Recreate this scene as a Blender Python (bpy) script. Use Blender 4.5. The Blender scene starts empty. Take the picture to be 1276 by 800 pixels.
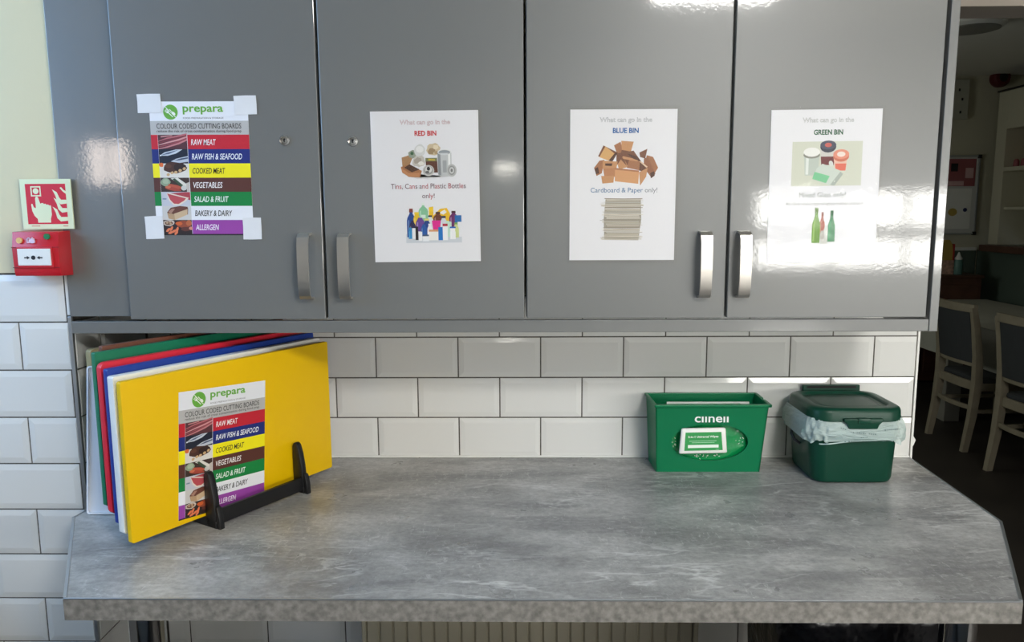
import bpy, bmesh, math, random
from mathutils import Vector, Matrix
R = math.radians
SC = bpy.context.scene
COL = SC.collection
random.seed(7)

# ------------------------------------------------------------------ camera, light, exposure
cam_d = bpy.data.cameras.new('camera'); cam = bpy.data.objects.new('camera', cam_d); COL.objects.link(cam)
cam_d.sensor_fit = 'HORIZONTAL'; cam_d.sensor_width = 36.0; cam_d.lens = 970.0 / 1276 * 36
cam_d.clip_start = .02; cam_d.clip_end = 60
pitch, yaw, roll = .142, .0175, -.0055
F = Vector((-math.sin(yaw) * math.cos(pitch), math.cos(yaw) * math.cos(pitch), -math.sin(pitch)))
Rt = Vector((math.cos(yaw), math.sin(yaw), 0)); Up = Rt.cross(F)
R2 = Rt * math.cos(roll) + Up * math.sin(roll); U2 = Up * math.cos(roll) - Rt * math.sin(roll)
cam.matrix_world = Matrix.Translation((0, 0, 1.5132)) @ Matrix((R2, U2, -F)).transposed().to_4x4()
SC.camera = cam
SC.view_settings.view_transform = 'Standard'; SC.view_settings.look = 'None'
SC.view_settings.exposure = 0.68; SC.view_settings.gamma = 1.0; SC.view_settings.use_curve_mapping = False
SC.cycles.use_denoising = True
SC.cycles.max_bounces = 8; SC.cycles.diffuse_bounces = 5; SC.cycles.glossy_bounces = 4
SC.cycles.sample_clamp_indirect = 6.0
w = bpy.data.worlds.new('world'); SC.world = w; w.use_nodes = True
w.node_tree.nodes['Background'].inputs[0].default_value = (.75, .85, 1, 1)
w.node_tree.nodes['Background'].inputs[1].default_value = .25

def area(name, loc, direction, sx, sy, power, color):
    l = bpy.data.lights.new(name, 'AREA'); l.shape = 'RECTANGLE'; l.size = sx; l.size_y = sy
    l.energy = power; l.color = color
    o = bpy.data.objects.new(name, l); COL.objects.link(o); o.location = loc
    o.rotation_euler = Vector(direction).to_track_quat('-Z', 'Y').to_euler()
    return o
# an added dining fill, and daylight in the window openings of the kitchen (behind the photographer)
area('daylight_rear_window', (3.085, -2.06, 1.37), (0, 1, 0), 3.23, .52, 76, (1.0, .985, .93))
area('daylight_side_window', (-1.955, .85, 1.93), (1, .12, -.15), 1.08, .84, 15.5, (.30, .58, 1.0))
area('dining_fill', (-.46, 4.6, 1.5), (1, -.1, 0), 1.4, 1.1, 11, (.95, 1.0, .92))  # unseen fill lamp added to brighten the dining room; the wall there is solid
area('daylight_small_window', (-2.72, -2.06, 1.83), (0, 1, 0), .30, .28, 2.6, (1.0, .84, .72))
CEIL_LAMP = 41.0       # strength of the ceiling light's diffuser
STRIP_LAMP = 34.0

# ------------------------------------------------------------------ materials
def lin(c):
    return tuple((v / 12.92 if v <= .04045 else ((v + .055) / 1.055) ** 2.4) for v in [x / 255 for x in c])
MATS = {}
def mat(name, rgb, rough=.5, metal=0, spec=.5, bump=None, var=None, coat=0, emit=0, alpha=1, trans=0):
    """rgb in sRGB 0-255; bump=(scale,strength,dist); var=(scale,amount): mottled colour variation of the stuff itself"""
    if name in MATS: return MATS[name]
    m = bpy.data.materials.new(name); m.use_nodes = True; MATS[name] = m
    nt = m.node_tree; p = nt.nodes['Principled BSDF']
    c = lin(rgb)
    p.inputs['Base Color'].default_value = (*c, 1); p.inputs['Roughness'].default_value = rough
    p.inputs['Metallic'].default_value = metal; p.inputs['Specular IOR Level'].default_value = spec
    p.inputs['Coat Weight'].default_value = coat; p.inputs['Coat Roughness'].default_value = .06
    p.inputs['Alpha'].default_value = alpha; p.inputs['Transmission Weight'].default_value = trans
    if emit:
        p.inputs['Emission Color'].default_value = (*c, 1); p.inputs['Emission Strength'].default_value = emit
    tc = nt.nodes.new('ShaderNodeTexCoord')
    if var:
        n = nt.nodes.new('ShaderNodeTexNoise'); n.inputs['Scale'].default_value = var[0]; n.inputs['Detail'].default_value = 5
        nt.links.new(tc.outputs['Object'], n.inputs['Vector'])
        r = nt.nodes.new('ShaderNodeValToRGB'); a = var[1]
        r.color_ramp.elements[0].position = .3; r.color_ramp.elements[1].position = .7
        r.color_ramp.elements[0].color = (*[v * (1 - a) for v in c], 1); r.color_ramp.elements[1].color = (*[min(1, v * (1 + a)) for v in c], 1)
        nt.links.new(n.outputs['Fac'], r.inputs['Fac']); nt.links.new(r.outputs['Color'], p.inputs['Base Color'])
    if bump:
        n = nt.nodes.new('ShaderNodeTexNoise'); n.inputs['Scale'].default_value = bump[0]; n.inputs['Detail'].default_value = 2
        nt.links.new(tc.outputs['Object'], n.inputs['Vector'])
        b = nt.nodes.new('ShaderNodeBump'); b.inputs['Strength'].default_value = bump[1]; b.inputs['Distance'].default_value = bump[2]
        nt.links.new(n.outputs['Fac'], b.inputs['Height']); nt.links.new(b.outputs['Normal'], p.inputs['Normal'])
        if coat: nt.links.new(b.outputs['Normal'], p.inputs['Coat Normal'])
    return m
GLOSS = mat('gloss_grey_lacquer', (106, 107, 105), .40, spec=.8, bump=(180, .10, .0005), coat=1)
GREYEDGE = mat('grey_matt_board', (122, 125, 128), .38)
BLACK = mat('black_void', (14, 14, 15), .8)
TILE = mat('white_glazed_tile', (222, 222, 219), .09, spec=.5, bump=(14, .12, .004))
GROUT = mat('grey_grout', (94, 90, 84), .9, var=(60, .25))
PAINT = mat('cream_wall_paint', (216, 204, 168), .75, bump=(220, .12, .001))
KWALL = mat('kitchen_white_paint', (206, 206, 203), .8)
DWALL = mat('dining_cream_paint', (196, 192, 172), .85)
DGREEN = mat('dining_green_paint', (84, 98, 88), .7)
CEILP = mat('ceiling_white', (222, 220, 212), .9)
LINTEL = mat('lintel_taupe_paint', (150, 141, 131), .8, var=(5, .06))
FLOORM = mat('dark_vinyl_floor', (48, 43, 39), .55, var=(3, .18))
STEEL = mat('brushed_steel', (206, 201, 194), .32, metal=1)
CHROME = mat('chrome', (214, 214, 214), .10, metal=1)
ALU = mat('aluminium_trim', (184, 188, 192), .32, metal=.85)
DARKKEY = mat('keyway_dark', (30, 28, 26), .5, metal=.3)
PAPER = mat('white_paper', (232, 233, 238), .55)
TAPE = mat('white_paper_tape', (226, 226, 228), .6, var=(30, .02))
REDP = mat('red_plastic', (196, 26, 40), .32)
REDD = mat('red_sign_ink', (206, 20, 44), .45)
LUMI = mat('photoluminescent_cream', (222, 228, 190), .5)
WHITEP = mat('white_plastic', (232, 232, 228), .35)
BLACKP = mat('black_plastic', (22, 22, 24), .42)
CADDYG = mat('dark_green_plastic', (8, 60, 44), .36, spec=.3, bump=(300, .05, .0005))
WIPEG = mat('emerald_green_plastic', (0, 112, 70), .36, spec=.25)
PACKG = mat('green_foil_pack', (10, 140, 76), .22, bump=(40, .5, .006))
LABELG = mat('green_label', (16, 142, 62), .4)
YELLOW = mat('yellow_polyethylene', (236, 190, 0), .45, spec=.3)
BOARDW = mat('white_polyethylene', (234, 234, 230), .42)
BOARDB = mat('blue_polyethylene', (18, 58, 150), .42)
BOARDR = mat('red_polyethylene', (222, 34, 58), .42)
BOARDG = mat('green_polyethylene', (0, 118, 84), .42)
BOARDN = mat('brown_polyethylene', (112, 64, 46), .45)
BEIGE = mat('beige_polyethylene', (166, 152, 112), .45)
TRAYW = mat('white_tray_plastic', (226, 230, 238), .4)
RAD = mat('cream_radiator_enamel', (186, 180, 160), .4)
TAUPE = mat('taupe_bin_plastic', (96, 90, 86), .5)
BAGBLK = mat('black_bin_liner', (16, 16, 20), .22, bump=(25, .6, .01))
WOODD = mat('dark_wood', (84, 56, 44), .45, var=(12, .2))
CHAIRW = mat('pale_limed_wood', (132, 124, 106), .5, var=(14, .12))
UPHOL = mat('charcoal_upholstery', (48, 51, 54), .8)
CLOTH = mat('pale_table_linen', (178, 178, 168), .8, var=(8, .05))
BELLR = mat('dark_red_sounder', (86, 24, 28), .5)
NICHEB = mat('picture_frame_black', (26, 25, 26), .5)
ORANGE = mat('amber_print', (190, 120, 50), .6)
PINK = mat('pink_print', (156, 88, 92), .6)
SAUCE = mat('sauce_yellow', (186, 160, 80), .5)
SAUCER = mat('sauce_red', (168, 50, 46), .5)
TEAL = mat('teal_bottle', (96, 134, 128), .4)

def ink_material():
    m = bpy.data.materials.new('printed_ink'); m.use_nodes = True; nt = m.node_tree
    a = nt.nodes.new('ShaderNodeAttribute'); a.attribute_name = 'Col'
    p = nt.nodes['Principled BSDF']; p.inputs['Roughness'].default_value = .5
    nt.links.new(a.outputs['Color'], p.inputs['Base Color']); return m
INK = ink_material()

def film_material():
    m = bpy.data.materials.new('clear_laminate_film'); m.use_nodes = True; nt = m.node_tree
    nt.nodes.remove(nt.nodes['Principled BSDF'])
    t = nt.nodes.new('ShaderNodeBsdfTransparent'); t.inputs[0].default_value = (.985, .985, .985, 1)
    g = nt.nodes.new('ShaderNodeBsdfGlossy'); g.inputs['Roughness'].default_value = .06
    f = nt.nodes.new('ShaderNodeFresnel'); f.inputs['IOR'].default_value = 1.17
    mx = nt.nodes.new('ShaderNodeMixShader'); tc = nt.nodes.new('ShaderNodeTexCoord')
    n = nt.nodes.new('ShaderNodeTexNoise'); n.inputs['Scale'].default_value = 26
    b = nt.nodes.new('ShaderNodeBump'); b.inputs['Strength'].default_value = .10; b.inputs['Distance'].default_value = .006
    nt.links.new(tc.outputs['Object'], n.inputs['Vector']); nt.links.new(n.outputs['Fac'], b.inputs['Height'])
    nt.links.new(b.outputs['Normal'], g.inputs['Normal']); nt.links.new(b.outputs['Normal'], f.inputs['Normal'])
    nt.links.new(f.outputs[0], mx.inputs[0]); nt.links.new(t.outputs[0], mx.inputs[1]); nt.links.new(g.outputs[0], mx.inputs[2])
    nt.links.new(mx.outputs[0], nt.nodes['Material Output'].inputs['Surface']); return m
FILM = film_material()

def bag_material():
    m = bpy.data.materials.new('pale_compostable_film'); m.use_nodes = True; nt = m.node_tree
    p = nt.nodes['Principled BSDF']; p.inputs['Base Color'].default_value = (*lin((205, 224, 220)), 1)
    p.inputs['Roughness'].default_value = .3
    t = nt.nodes.new('ShaderNodeBsdfTransparent'); mx = nt.nodes.new('ShaderNodeMixShader'); mx.inputs[0].default_value = .62
    tc = nt.nodes.new('ShaderNodeTexCoord'); mp = nt.nodes.new('ShaderNodeMapping'); mp.inputs['Scale'].default_value = (1, 1, 3.2)
    mp.inputs['Rotation'].default_value = (0, R(12), 0)
    n = nt.nodes.new('ShaderNodeTexNoise'); n.inputs['Scale'].default_value = 34; n.inputs['Detail'].default_value = 4; n.inputs['Distortion'].default_value = .6
    b = nt.nodes.new('ShaderNodeBump'); b.inputs['Strength'].default_value = .8; b.inputs['Distance'].default_value = .010
    nt.links.new(tc.outputs['Object'], mp.inputs['Vector']); nt.links.new(mp.outputs[0], n.inputs['Vector'])
    nt.links.new(n.outputs['Fac'], b.inputs['Height']); nt.links.new(b.outputs['Normal'], p.inputs['Normal'])
    nt.links.new(t.outputs[0], mx.inputs[1]); nt.links.new(p.outputs[0], mx.inputs[2])
    nt.links.new(mx.outputs[0], nt.nodes['Material Output'].inputs['Surface']); return m
BAG = bag_material()

def stone_material():
    """grey stone-effect laminate: cloudy grey, darker smears, thin pale scratches and veins"""
    m = bpy.data.materials.new('grey_stone_laminate'); m.use_nodes = True; nt = m.node_tree; L = nt.links.new
    p = nt.nodes['Principled BSDF']; tc = nt.nodes.new('ShaderNodeTexCoord')
    def noise(scale, detail, dist=0, sc=(1, 1, 1), rot=0, rough=.55):
        mp = nt.nodes.new('ShaderNodeMapping'); mp.inputs['Scale'].default_value = sc; mp.inputs['Rotation'].default_value = (0, 0, R(rot))
        n = nt.nodes.new('ShaderNodeTexNoise'); n.inputs['Scale'].default_value = scale; n.inputs['Detail'].default_value = detail
        n.inputs['Distortion'].default_value = dist; n.inputs['Roughness'].default_value = rough
        L(tc.outputs['Object'], mp.inputs['Vector']); L(mp.outputs[0], n.inputs['Vector']); return n.outputs['Fac']
    def ramp(src, stops):
        r = nt.nodes.new('ShaderNodeValToRGB'); e = r.color_ramp.elements
        e[0].position, e[0].color = stops[0][0], (*[stops[0][1]] * 3, 1); e[1].position, e[1].color = stops[1][0], (*[stops[1][1]] * 3, 1)
        for q, v in stops[2:]: k = e.new(q); k.color = (v, v, v, 1)
        L(src, r.inputs['Fac']); return r.outputs['Color']
    def mix(kind, fac, a, b):
        x = nt.nodes.new('ShaderNodeMixRGB'); x.blend_type = kind
        for sock, val in ((x.inputs[0], fac), (x.inputs[1], a), (x.inputs[2], b)):
            if hasattr(val, 'is_output'): L(val, sock)
            elif isinstance(val, tuple): sock.default_value = (*val, 1)
            else: sock.default_value = val
        return x.outputs[0]
    cloud = ramp(noise(5, 8, .25, (1, 1.6, 1), 12, .62), [(.36, 0), (.66, 1)])
    base = mix('MIX', cloud, lin((134, 133, 131)), lin((180, 179, 176)))
    smear = ramp(noise(3.4, 6, .5, (1, 3.4, 1), -14, .6), [(.53, 0), (.63, .62)])
    c = mix('MIX', smear, base, lin((122, 121, 121)))
    fine = ramp(noise(70, 5, 0, (1, 1.3, 1), 0, .75), [(.36, .80), (.64, 1.16)])
    c = mix('MULTIPLY', 1.0, c, fine)
    vmask = ramp(noise(4.0, 3), [(.44, 0), (.60, .55)])
    for sc_, off in ((2.3, 14), (3.1, 22)):
        vein = ramp(noise(sc_, 7, .35, (.8, 3.0, 1), off, .55), [(.487, 0), (.5, 1), (.513, 0)])
        c = mix('MIX', mix('MULTIPLY', 1.0, vein, vmask), c, lin((222, 222, 219)))
    smask = ramp(noise(6, 4), [(.42, .15), (.60, 1)])
    for sc_, shape, a_, rot_ in ((30, (1, 4.5, 1), .60, 24), (44, (4, 1, 1), .50, 22), (36, (1.2, 1, 1), .42, 0)):
        scr = ramp(noise(sc_, 6, .6, shape, rot_, .72), [(.585, 0), (.68, a_)])
        c = mix('MIX', mix('MULTIPLY', 1.0, scr, smask), c, lin((222, 222, 219)))
    L(c, p.inputs['Base Color'])
    L(ramp(noise(9, 4), [(.3, .26), (.7, .40)]), p.inputs['Roughness'])
    b = nt.nodes.new('ShaderNodeBump'); b.inputs['Strength'].default_value = .10; b.inputs['Distance'].default_value = .0008
    L(noise(90, 4), b.inputs['Height']); L(b.outputs['Normal'], p.inputs['Normal'])
    return m
STONE = stone_material()
EDGE_SHADED = mat('shaded_edge_laminate', (126, 123, 118), .5, var=(95, .36))  # laminate mottle, its base darkened to paint in the front edge's weaker light

# ------------------------------------------------------------------ object helpers
def T(name, loc=(0, 0, 0), label=None, cat=None, group=None, mw=None):
    o = bpy.data.objects.new(name, None); COL.objects.link(o); o.empty_display_size = .02
    if mw is not None: o.matrix_world = mw
    else: o.location = loc
    tag(o, label, cat, group); return o
def tag(o, label=None, cat=None, group=None, kind=None):
    for k, v in (('label', label), ('category', cat), ('group', group), ('kind', kind)):
        if v: o[k] = v
    return o
def finish(me, smooth=None):
    if smooth is not None:
        b = bmesh.new(); b.from_mesh(me)
        for f in b.faces: f.smooth = True
        for e in b.edges: e.smooth = not (len(e.link_faces) != 2 or e.calc_face_angle(0) > R(smooth))
        b.to_mesh(me); b.free()
def link(name, me, m, parent=None, loc=(0, 0, 0), smooth=None):
    finish(me, smooth)
    if m is not None: me.materials.append(m)
    o = bpy.data.objects.new(name, me); COL.objects.link(o); o.location = loc
    if parent is not None: o.parent = parent
    return o
class MB:
    def __init__(s): s.b = bmesh.new()
    def box(s, x0, x1, y0, y1, z0, z1, bev=0, seg=2):
        t = bmesh.new(); bmesh.ops.create_cube(t, size=1)
        for v in t.verts: v.co = Vector(((x0 + x1) / 2 + v.co.x * (x1 - x0), (y0 + y1) / 2 + v.co.y * (y1 - y0), (z0 + z1) / 2 + v.co.z * (z1 - z0)))
        if bev: bmesh.ops.bevel(t, geom=t.edges[:], offset=bev, segments=seg, affect='EDGES', profile=.5, clamp_overlap=True)
        s.add(t); return s
    def add(s, t, M=None):
        if M is not None: t.transform(M)
        me = bpy.data.meshes.new('tmp'); t.to_mesh(me); t.free(); s.b.from_mesh(me); bpy.data.meshes.remove(me)
    def prism(s, poly, axis, a0, a1, bev=0, seg=2):
        """poly of 2D points extruded along axis: 'x' -> (y,z), 'y' -> (x,z), 'z' -> (x,y)"""
        t = bmesh.new()
        def P(p, a): return {'x': (a, p[0], p[1]), 'y': (p[0], a, p[1]), 'z': (p[0], p[1], a)}[axis]
        A = [t.verts.new(P(p, a0)) for p in poly]; B = [t.verts.new(P(p, a1)) for p in poly]
        t.faces.new(A); t.faces.new(B[::-1])
        n = len(poly)
        for i in range(n): t.faces.new((A[i], A[(i + 1) % n], B[(i + 1) % n], B[i]))
        bmesh.ops.recalc_face_normals(t, faces=t.faces[:])
        if bev: bmesh.ops.bevel(t, geom=t.edges[:], offset=bev, segments=seg, affect='EDGES', profile=.5, clamp_overlap=True)
        s.add(t); return s
    def loft(s, rings, cap0=True, cap1=True, closed=True):
        t = bmesh.new(); V = [[t.verts.new(p) for p in r] for r in rings]; n = len(rings[0])
        for a, b in zip(V, V[1:]):
            for i in range(n if closed else n - 1): t.faces.new((a[i], a[(i + 1) % n], b[(i + 1) % n], b[i]))
        if cap0: t.faces.new(V[0][::-1])
        if cap1: t.faces.new(V[-1])
        bmesh.ops.recalc_face_normals(t, faces=t.faces[:])
        s.add(t); return s
    def lathe(s, prof, n=32, M=None):
        """prof: (r,z) list, about z"""
        t = bmesh.new(); V = [[t.verts.new((r * math.cos(2 * math.pi * i / n), r * math.sin(2 * math.pi * i / n), z)) for i in range(n)] for r, z in prof]
        for a, b in zip(V, V[1:]):
            for i in range(n): t.faces.new((a[i], a[(i + 1) % n], b[(i + 1) % n], b[i]))
        t.faces.new(V[0][::-1]); t.faces.new(V[-1]); bmesh.ops.recalc_face_normals(t, faces=t.faces[:])
        s.add(t, M); return s
    def tube(s, pts, r, n=10, radii=None):
        pts = [Vector(p) for p in pts]; rings = []
        for i, p in enumerate(pts):
            d = (pts[min(i + 1, len(pts) - 1)] - pts[max(i - 1, 0)]).normalized()
            a = d.orthogonal().normalized() if i == 0 else (a - d * a.dot(d)).normalized()
            c = d.cross(a); rr = radii[i] if radii else r
            rings.append([p + (a * math.cos(2 * math.pi * k / n) + c * math.sin(2 * math.pi * k / n)) * rr for k in range(n)])
        return s.loft(rings)
    def quad(s, a, b, c, d):
        s.b.faces.new([s.b.verts.new(p) for p in (a, b, c, d)]); return s
    def build(s, name, m, parent=None, loc=(0, 0, 0), smooth=None):
        me = bpy.data.meshes.new(name); s.b.to_mesh(me); s.b.free(); return link(name, me, m, parent, loc, smooth)
def struct(name, mb, m, parent=None, smooth=None):
    o = mb.build(name, m, parent, smooth=smooth)
    if parent is None: o['kind'] = 'structure'
    return o
def rrect(x0, x1, y0, y1, r, n=6):
    pts = []
    for cx, cy, a in ((x1 - r, y1 - r, 0), (x0 + r, y1 - r, 90), (x0 + r, y0 + r, 180), (x1 - r, y0 + r, 270)):
        for k in range(n + 1):
            t = R(a + 90 * k / n); pts.append((cx + r * math.cos(t), cy + r * math.sin(t)))
    return pts

class Print:
    """flat printed artwork as coloured polygons stacked in hair-thin layers; local x right, y up, z out of the sheet"""
    def __init__(s, z=.0002): s.v = []; s.f = []; s.c = []; s.z = z
    def poly(s, pts, rgb):
        i = len(s.v); s.z += 6e-6
        s.v += [(x, y, s.z) for x, y in pts]; s.f.append(list(range(i, i + len(pts)))); s.c.append(lin(rgb)); return s
    def rect(s, x0, y0, x1, y1, rgb): return s.poly([(x0, y0), (x1, y0), (x1, y1), (x0, y1)], rgb)
    def blob(s, cx, cy, rx, ry, rgb, rot=0, n=18, jit=0):
        pts = []
        for k in range(n):
            a = 2 * math.pi * k / n; q = 1 + random.uniform(-jit, jit); x, y = rx * q * math.cos(a), ry * q * math.sin(a)
            pts.append((cx + x * math.cos(R(rot)) - y * math.sin(R(rot)), cy + x * math.sin(R(rot)) + y * math.cos(R(rot))))
        return s.poly(pts, rgb)
    def build(s, name, parent):
        me = bpy.data.meshes.new(name); me.from_pydata(s.v, [], s.f)
        at = me.color_attributes.new('Col', 'FLOAT_COLOR', 'CORNER'); k = 0
        for p in me.polygons:
            for li in p.loop_indices: at.data[li].color = (*s.c[p.index], 1)
        for p in me.polygons:
            pass
        return link(name, me, INK, parent)

def ink(rgb, rough=.5): return mat('ink_%02x%02x%02x' % rgb, rgb, rough)
def lettering(s, name, parent, cx, cy, width=None, height=None, rgb=(20, 20, 20), bold=0, shear=0, z=.0005, align='C', colors=None, space=1.0, m=None):
    """one line of text as a flat mesh; cx,cy = centre (or left edge when align='L') of its bounding box"""
    cu = bpy.data.curves.new('t', 'FONT'); cu.body = s; cu.size = 1; cu.offset = bold; cu.shear = shear; cu.resolution_u = 3; cu.space_character = space
    ob = bpy.data.objects.new('t', cu); COL.objects.link(ob)
    mats = []
    if colors:
        for rgb_c in colors[1]:
            mats.append(ink(rgb_c)); cu.materials.append(mats[-1])
        for i, ch in enumerate(s): cu.body_format[i].material_index = colors[0](i, ch)
    dg = bpy.context.evaluated_depsgraph_get(); dg.update()
    me = bpy.data.meshes.new_from_object(ob.evaluated_get(dg)); bpy.data.objects.remove(ob); bpy.data.curves.remove(cu)
    xs = [v.co.x for v in me.vertices]; ys = [v.co.y for v in me.vertices]
    w_, h_ = max(xs) - min(xs), max(ys) - min(ys)
    sx = width / w_ if width else None; sy = height / h_ if height else None
    sx = sx or sy; sy = sy or sx
    ox = (min(xs) + max(xs)) / 2 if align == 'C' else min(xs); oy = (min(ys) + max(ys)) / 2
    for v in me.vertices: v.co = ((v.co.x - ox) * sx + cx, (v.co.y - oy) * sy + cy, z)
    if not colors: me.materials.clear()
    me.name = name
    return link(name, me, None if colors else (m or ink(rgb)), parent)

FRONT = Matrix.Rotation(R(90), 4, 'X')           # sheet frame: x right, y up, z towards the kitchen
def sheet_frame(x, y, z, rot=0): return Matrix.Translation((x, y, z)) @ FRONT @ Matrix.Rotation(R(rot), 4, 'Z')

# ------------------------------------------------------------------ numbers of the place (metres)
D, W, C = 1.5468, 1.8815, 1.5773        # cupboard door fronts, tiled wall, tiled pier front
CT = .9                                  # counter top
XL, XE = -.9345, .9575                   # alcove's left face, end of the tiled wall

def wall_xz(mb, y0, y1, x0, x1, z0, z1, holes=()):
    """slab in the xz plane with rectangular holes (hx0,hx1,hz0,hz1)"""
    xs = sorted({x0, x1, *[h[0] for h in holes], *[h[1] for h in holes]}); zs = sorted({z0, z1, *[h[2] for h in holes], *[h[3] for h in holes]})
    for a, b in zip(xs, xs[1:]):
        for c, d in zip(zs, zs[1:]):
            mx, mz = (a + b) / 2, (c + d) / 2
            if not any(h[0] < mx < h[1] and h[2] < mz < h[3] for h in holes): mb.box(a, b, y0, y1, c, d)
    return mb

def tiles(mb, origin, ux, un, rows, x_lo, x_hi, half, pitch=.203, rowh=.1012, g=.0016, bev=.0125, proud=.0035, base=.0015):
    """bevelled brick tiles: rows = list of (z_low, z_high, x_joint); origin + ux*x + un*depth"""
    O, X, N = Vector(origin), Vector(ux), Vector(un)
    def P(x, z, d): return O + X * x + N * d + Vector((0, 0, z))
    for z0, z1, xj in rows:
        k = math.floor((x_lo - xj) / pitch)
        while xj + k * pitch < x_hi:
            a, b = max(x_lo, xj + k * pitch), min(x_hi, xj + (k + 1) * pitch); k += 1
            if b - a < .012: continue
            cut_a, cut_b = a > xj + (k - 1) * pitch + 1e-6, b < xj + k * pitch - 1e-6
            a += g; b -= g; c, d = z0 + g, z1 - g
            ia = a + (.001 if cut_a else bev); ib = b - (.001 if cut_b else bev); ic = c + min(bev, (d - c) * .3); id_ = d - min(bev, (d - c) * .3)
            if ib <= ia: ia, ib = a + .001, b - .001
            o_ = [P(a, c, 0), P(b, c, 0), P(b, d, 0), P(a, d, 0)]; m_ = [P(a, c, base), P(b, c, base), P(b, d, base), P(a, d, base)]
            i_ = [P(ia, ic, proud), P(ib, ic, proud), P(ib, id_, proud), P(ia, id_, proud)]
            V = [[mb.b.verts.new(p) for p in q] for q in (o_, m_, i_)]
            for q, r in ((0, 1), (1, 2)):
                for e in range(4): mb.b.faces.new((V[q][e], V[q][(e + 1) % 4], V[r][(e + 1) % 4], V[r][e]))
            mb.b.faces.new(V[2])
    bmesh.ops.recalc_face_normals(mb.b, faces=mb.b.faces[:])
    return mb

# ------------------------------------------------------------------ the setting: kitchen shell
struct('floor', MB().box(-3.2, 5.2, -2.3, 7.5, -.06, 0), FLOORM)
struct('ceiling', MB().box(-3.1, 5.2, -2.3, 1.8815, 2.6, 2.68), CEILP)
struct('ceiling_dining', MB().box(-.6, 4.6, 1.8815, 7.5, 2.66, 2.74), CEILP)
struct('wall_rear', wall_xz(MB(), -2.12, -2.0, -3.2, 5.2, 0, 2.6, [(1.47, 4.70, 1.11, 1.63), (-2.87, -2.57, 1.69, 1.97)]), KWALL)
struct('wall_right', MB().box(5.1, 5.22, -2.0, 1.8815, 0, 2.6), KWALL)
# left kitchen wall (yz slab with a window opening)
mb = MB()
mb.box(-3.02, -2.9, -2.0, .3, 0, 2.6)
mb.box(-2.9, -2.02, .18, .3, 0, 2.6)
for y0, y1, z0, z1 in ((.3, C, 0, 1.5), (.3, C, 2.36, 2.6), (1.40, C, 1.5, 2.36)): mb.box(-2.02, -1.9, y0, y1, z0, z1)
struct('wall_left', mb, KWALL)
wn = MB()
for x in (1.47, 2.925, 3.43, 3.93, 4.68): wn.box(x, x + .02, -2.03, -1.99, 1.11, 1.63)
wn.box(1.95, 1.98, -2.03, -1.99, 1.11, 1.63); wn.box(2.44, 2.47, -2.03, -1.99, 1.11, 1.63)
wn.box(1.47, 4.70, -2.035, -1.985, 1.315, 1.395); wn.box(1.47, 4.70, -2.04, -1.98, 1.10, 1.13); wn.box(1.47, 4.70, -2.03, -1.99, 1.615, 1.63)
struct('window_1', wn, WHITEP)
wn = MB()
for y in (.3, .84, 1.37): wn.box(-1.93, -1.89, y, y + .03, 1.5, 2.36)
wn.box(-1.93, -1.89, .3, 1.4, 1.5, 1.53); wn.box(-1.93, -1.89, .3, 1.4, 2.33, 2.36)
struct('window_2', wn, WHITEP)
wn = MB(); wn.box(-2.73, -2.715, -2.03, -1.99, 1.69, 1.97)
struct('window_3', wn, WHITEP)
# pier left of the cupboards: cream paint above, bevelled white tiles below
pier = struct('wall_pier', MB().box(-3.0, XL - .004, C + .0015, W + .12, 0, 2.6), GROUT)
MB().box(-2.95, XL - .0035, C - .002, W, 1.3905, 2.6).build('painted_plaster', PAINT, pier)
zr = [1.2881 - .1012 * k for k in range(-1, 13)]          # row tops from 1.3893 downwards
rows = [(zr[k + 1], zr[k] - (.0015 if k == 0 else 0), (-1.0492 if k % 2 else -1.1504)) for k in range(len(zr) - 1)]
tiles(MB(), (0, C + .0015, 0), (1, 0, 0), (0, -1, 0), rows, -2.4, -.9445, True).build('tile_cladding', TILE, pier)
MB().box(-.9442, -.9365, C - .0035, C + .004, 0, 1.30, .001).build('corner_trim', ALU, pier)
MB().box(-.9440, -.9375, C - .0035, C + .004, 1.303, 1.392, .001).build('corner_trim', WHITEP, pier)
# left face of the alcove
side_rows = [(a, b, 1.58 + (.1 if i % 2 else 0)) for i, (a, b, _) in enumerate(rows) if b < 1.3]
tiles(MB(), (XL - .0045, 0, 0), (0, 1, 0), (1, 0, 0), side_rows, C + .004, W - .002, True).build('return_tiles', TILE, pier)
# tiled back wall, its end and the lintel over the opening to the dining room
back = struct('wall_back', MB().box(-2.0, XE - .004, W + .0015, W + .12, 0, 2.6), GROUT)
zb = [1.3057 - .1012 * k for k in range(0, 13)]
rows = [(zb[k + 1], zb[k], (-.3691 if k % 2 else -.4701) - .203 * 10) for k in range(len(zb) - 1)]
tiles(MB(), (0, W + .0015, 0), (1, 0, 0), (0, -1, 0), rows, XL + .001, XE - .006, True).build('tile_cladding', TILE, back)
MB().box(-2.0, XE - .003, W - .0015, W + .0015, 1.3075, 2.599).build('painted_plaster', PAINT, back)
MB().box(XE - .0055, XE, W - .002, W + .122, 0, 1.31, .0008).build('edge_trim', WHITEP, back)
MB().box(XL, XE - .008, W - .0042, W + .002, CT + .0003, CT + .004).build('sealant_bead', WHITEP, back)
# torn white sealant fragment behind the end of the tiles
pts = [(.9575, .895), (.9575, .97), (.966, .962), (.974, .945), (.981, .934), (.976, .92), (.968, .912), (.966, .899)]
MB().prism(pts, 'y', W + .03, W + .05, .002).build('sealant_fragment', WHITEP, back)
struct('wall_lintel', MB().box(XE - .004, 5.2, W, 2.0, 1.968, 2.74).box(2.4, 5.2, W, 2.0, 0, 1.968), LINTEL)
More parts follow.
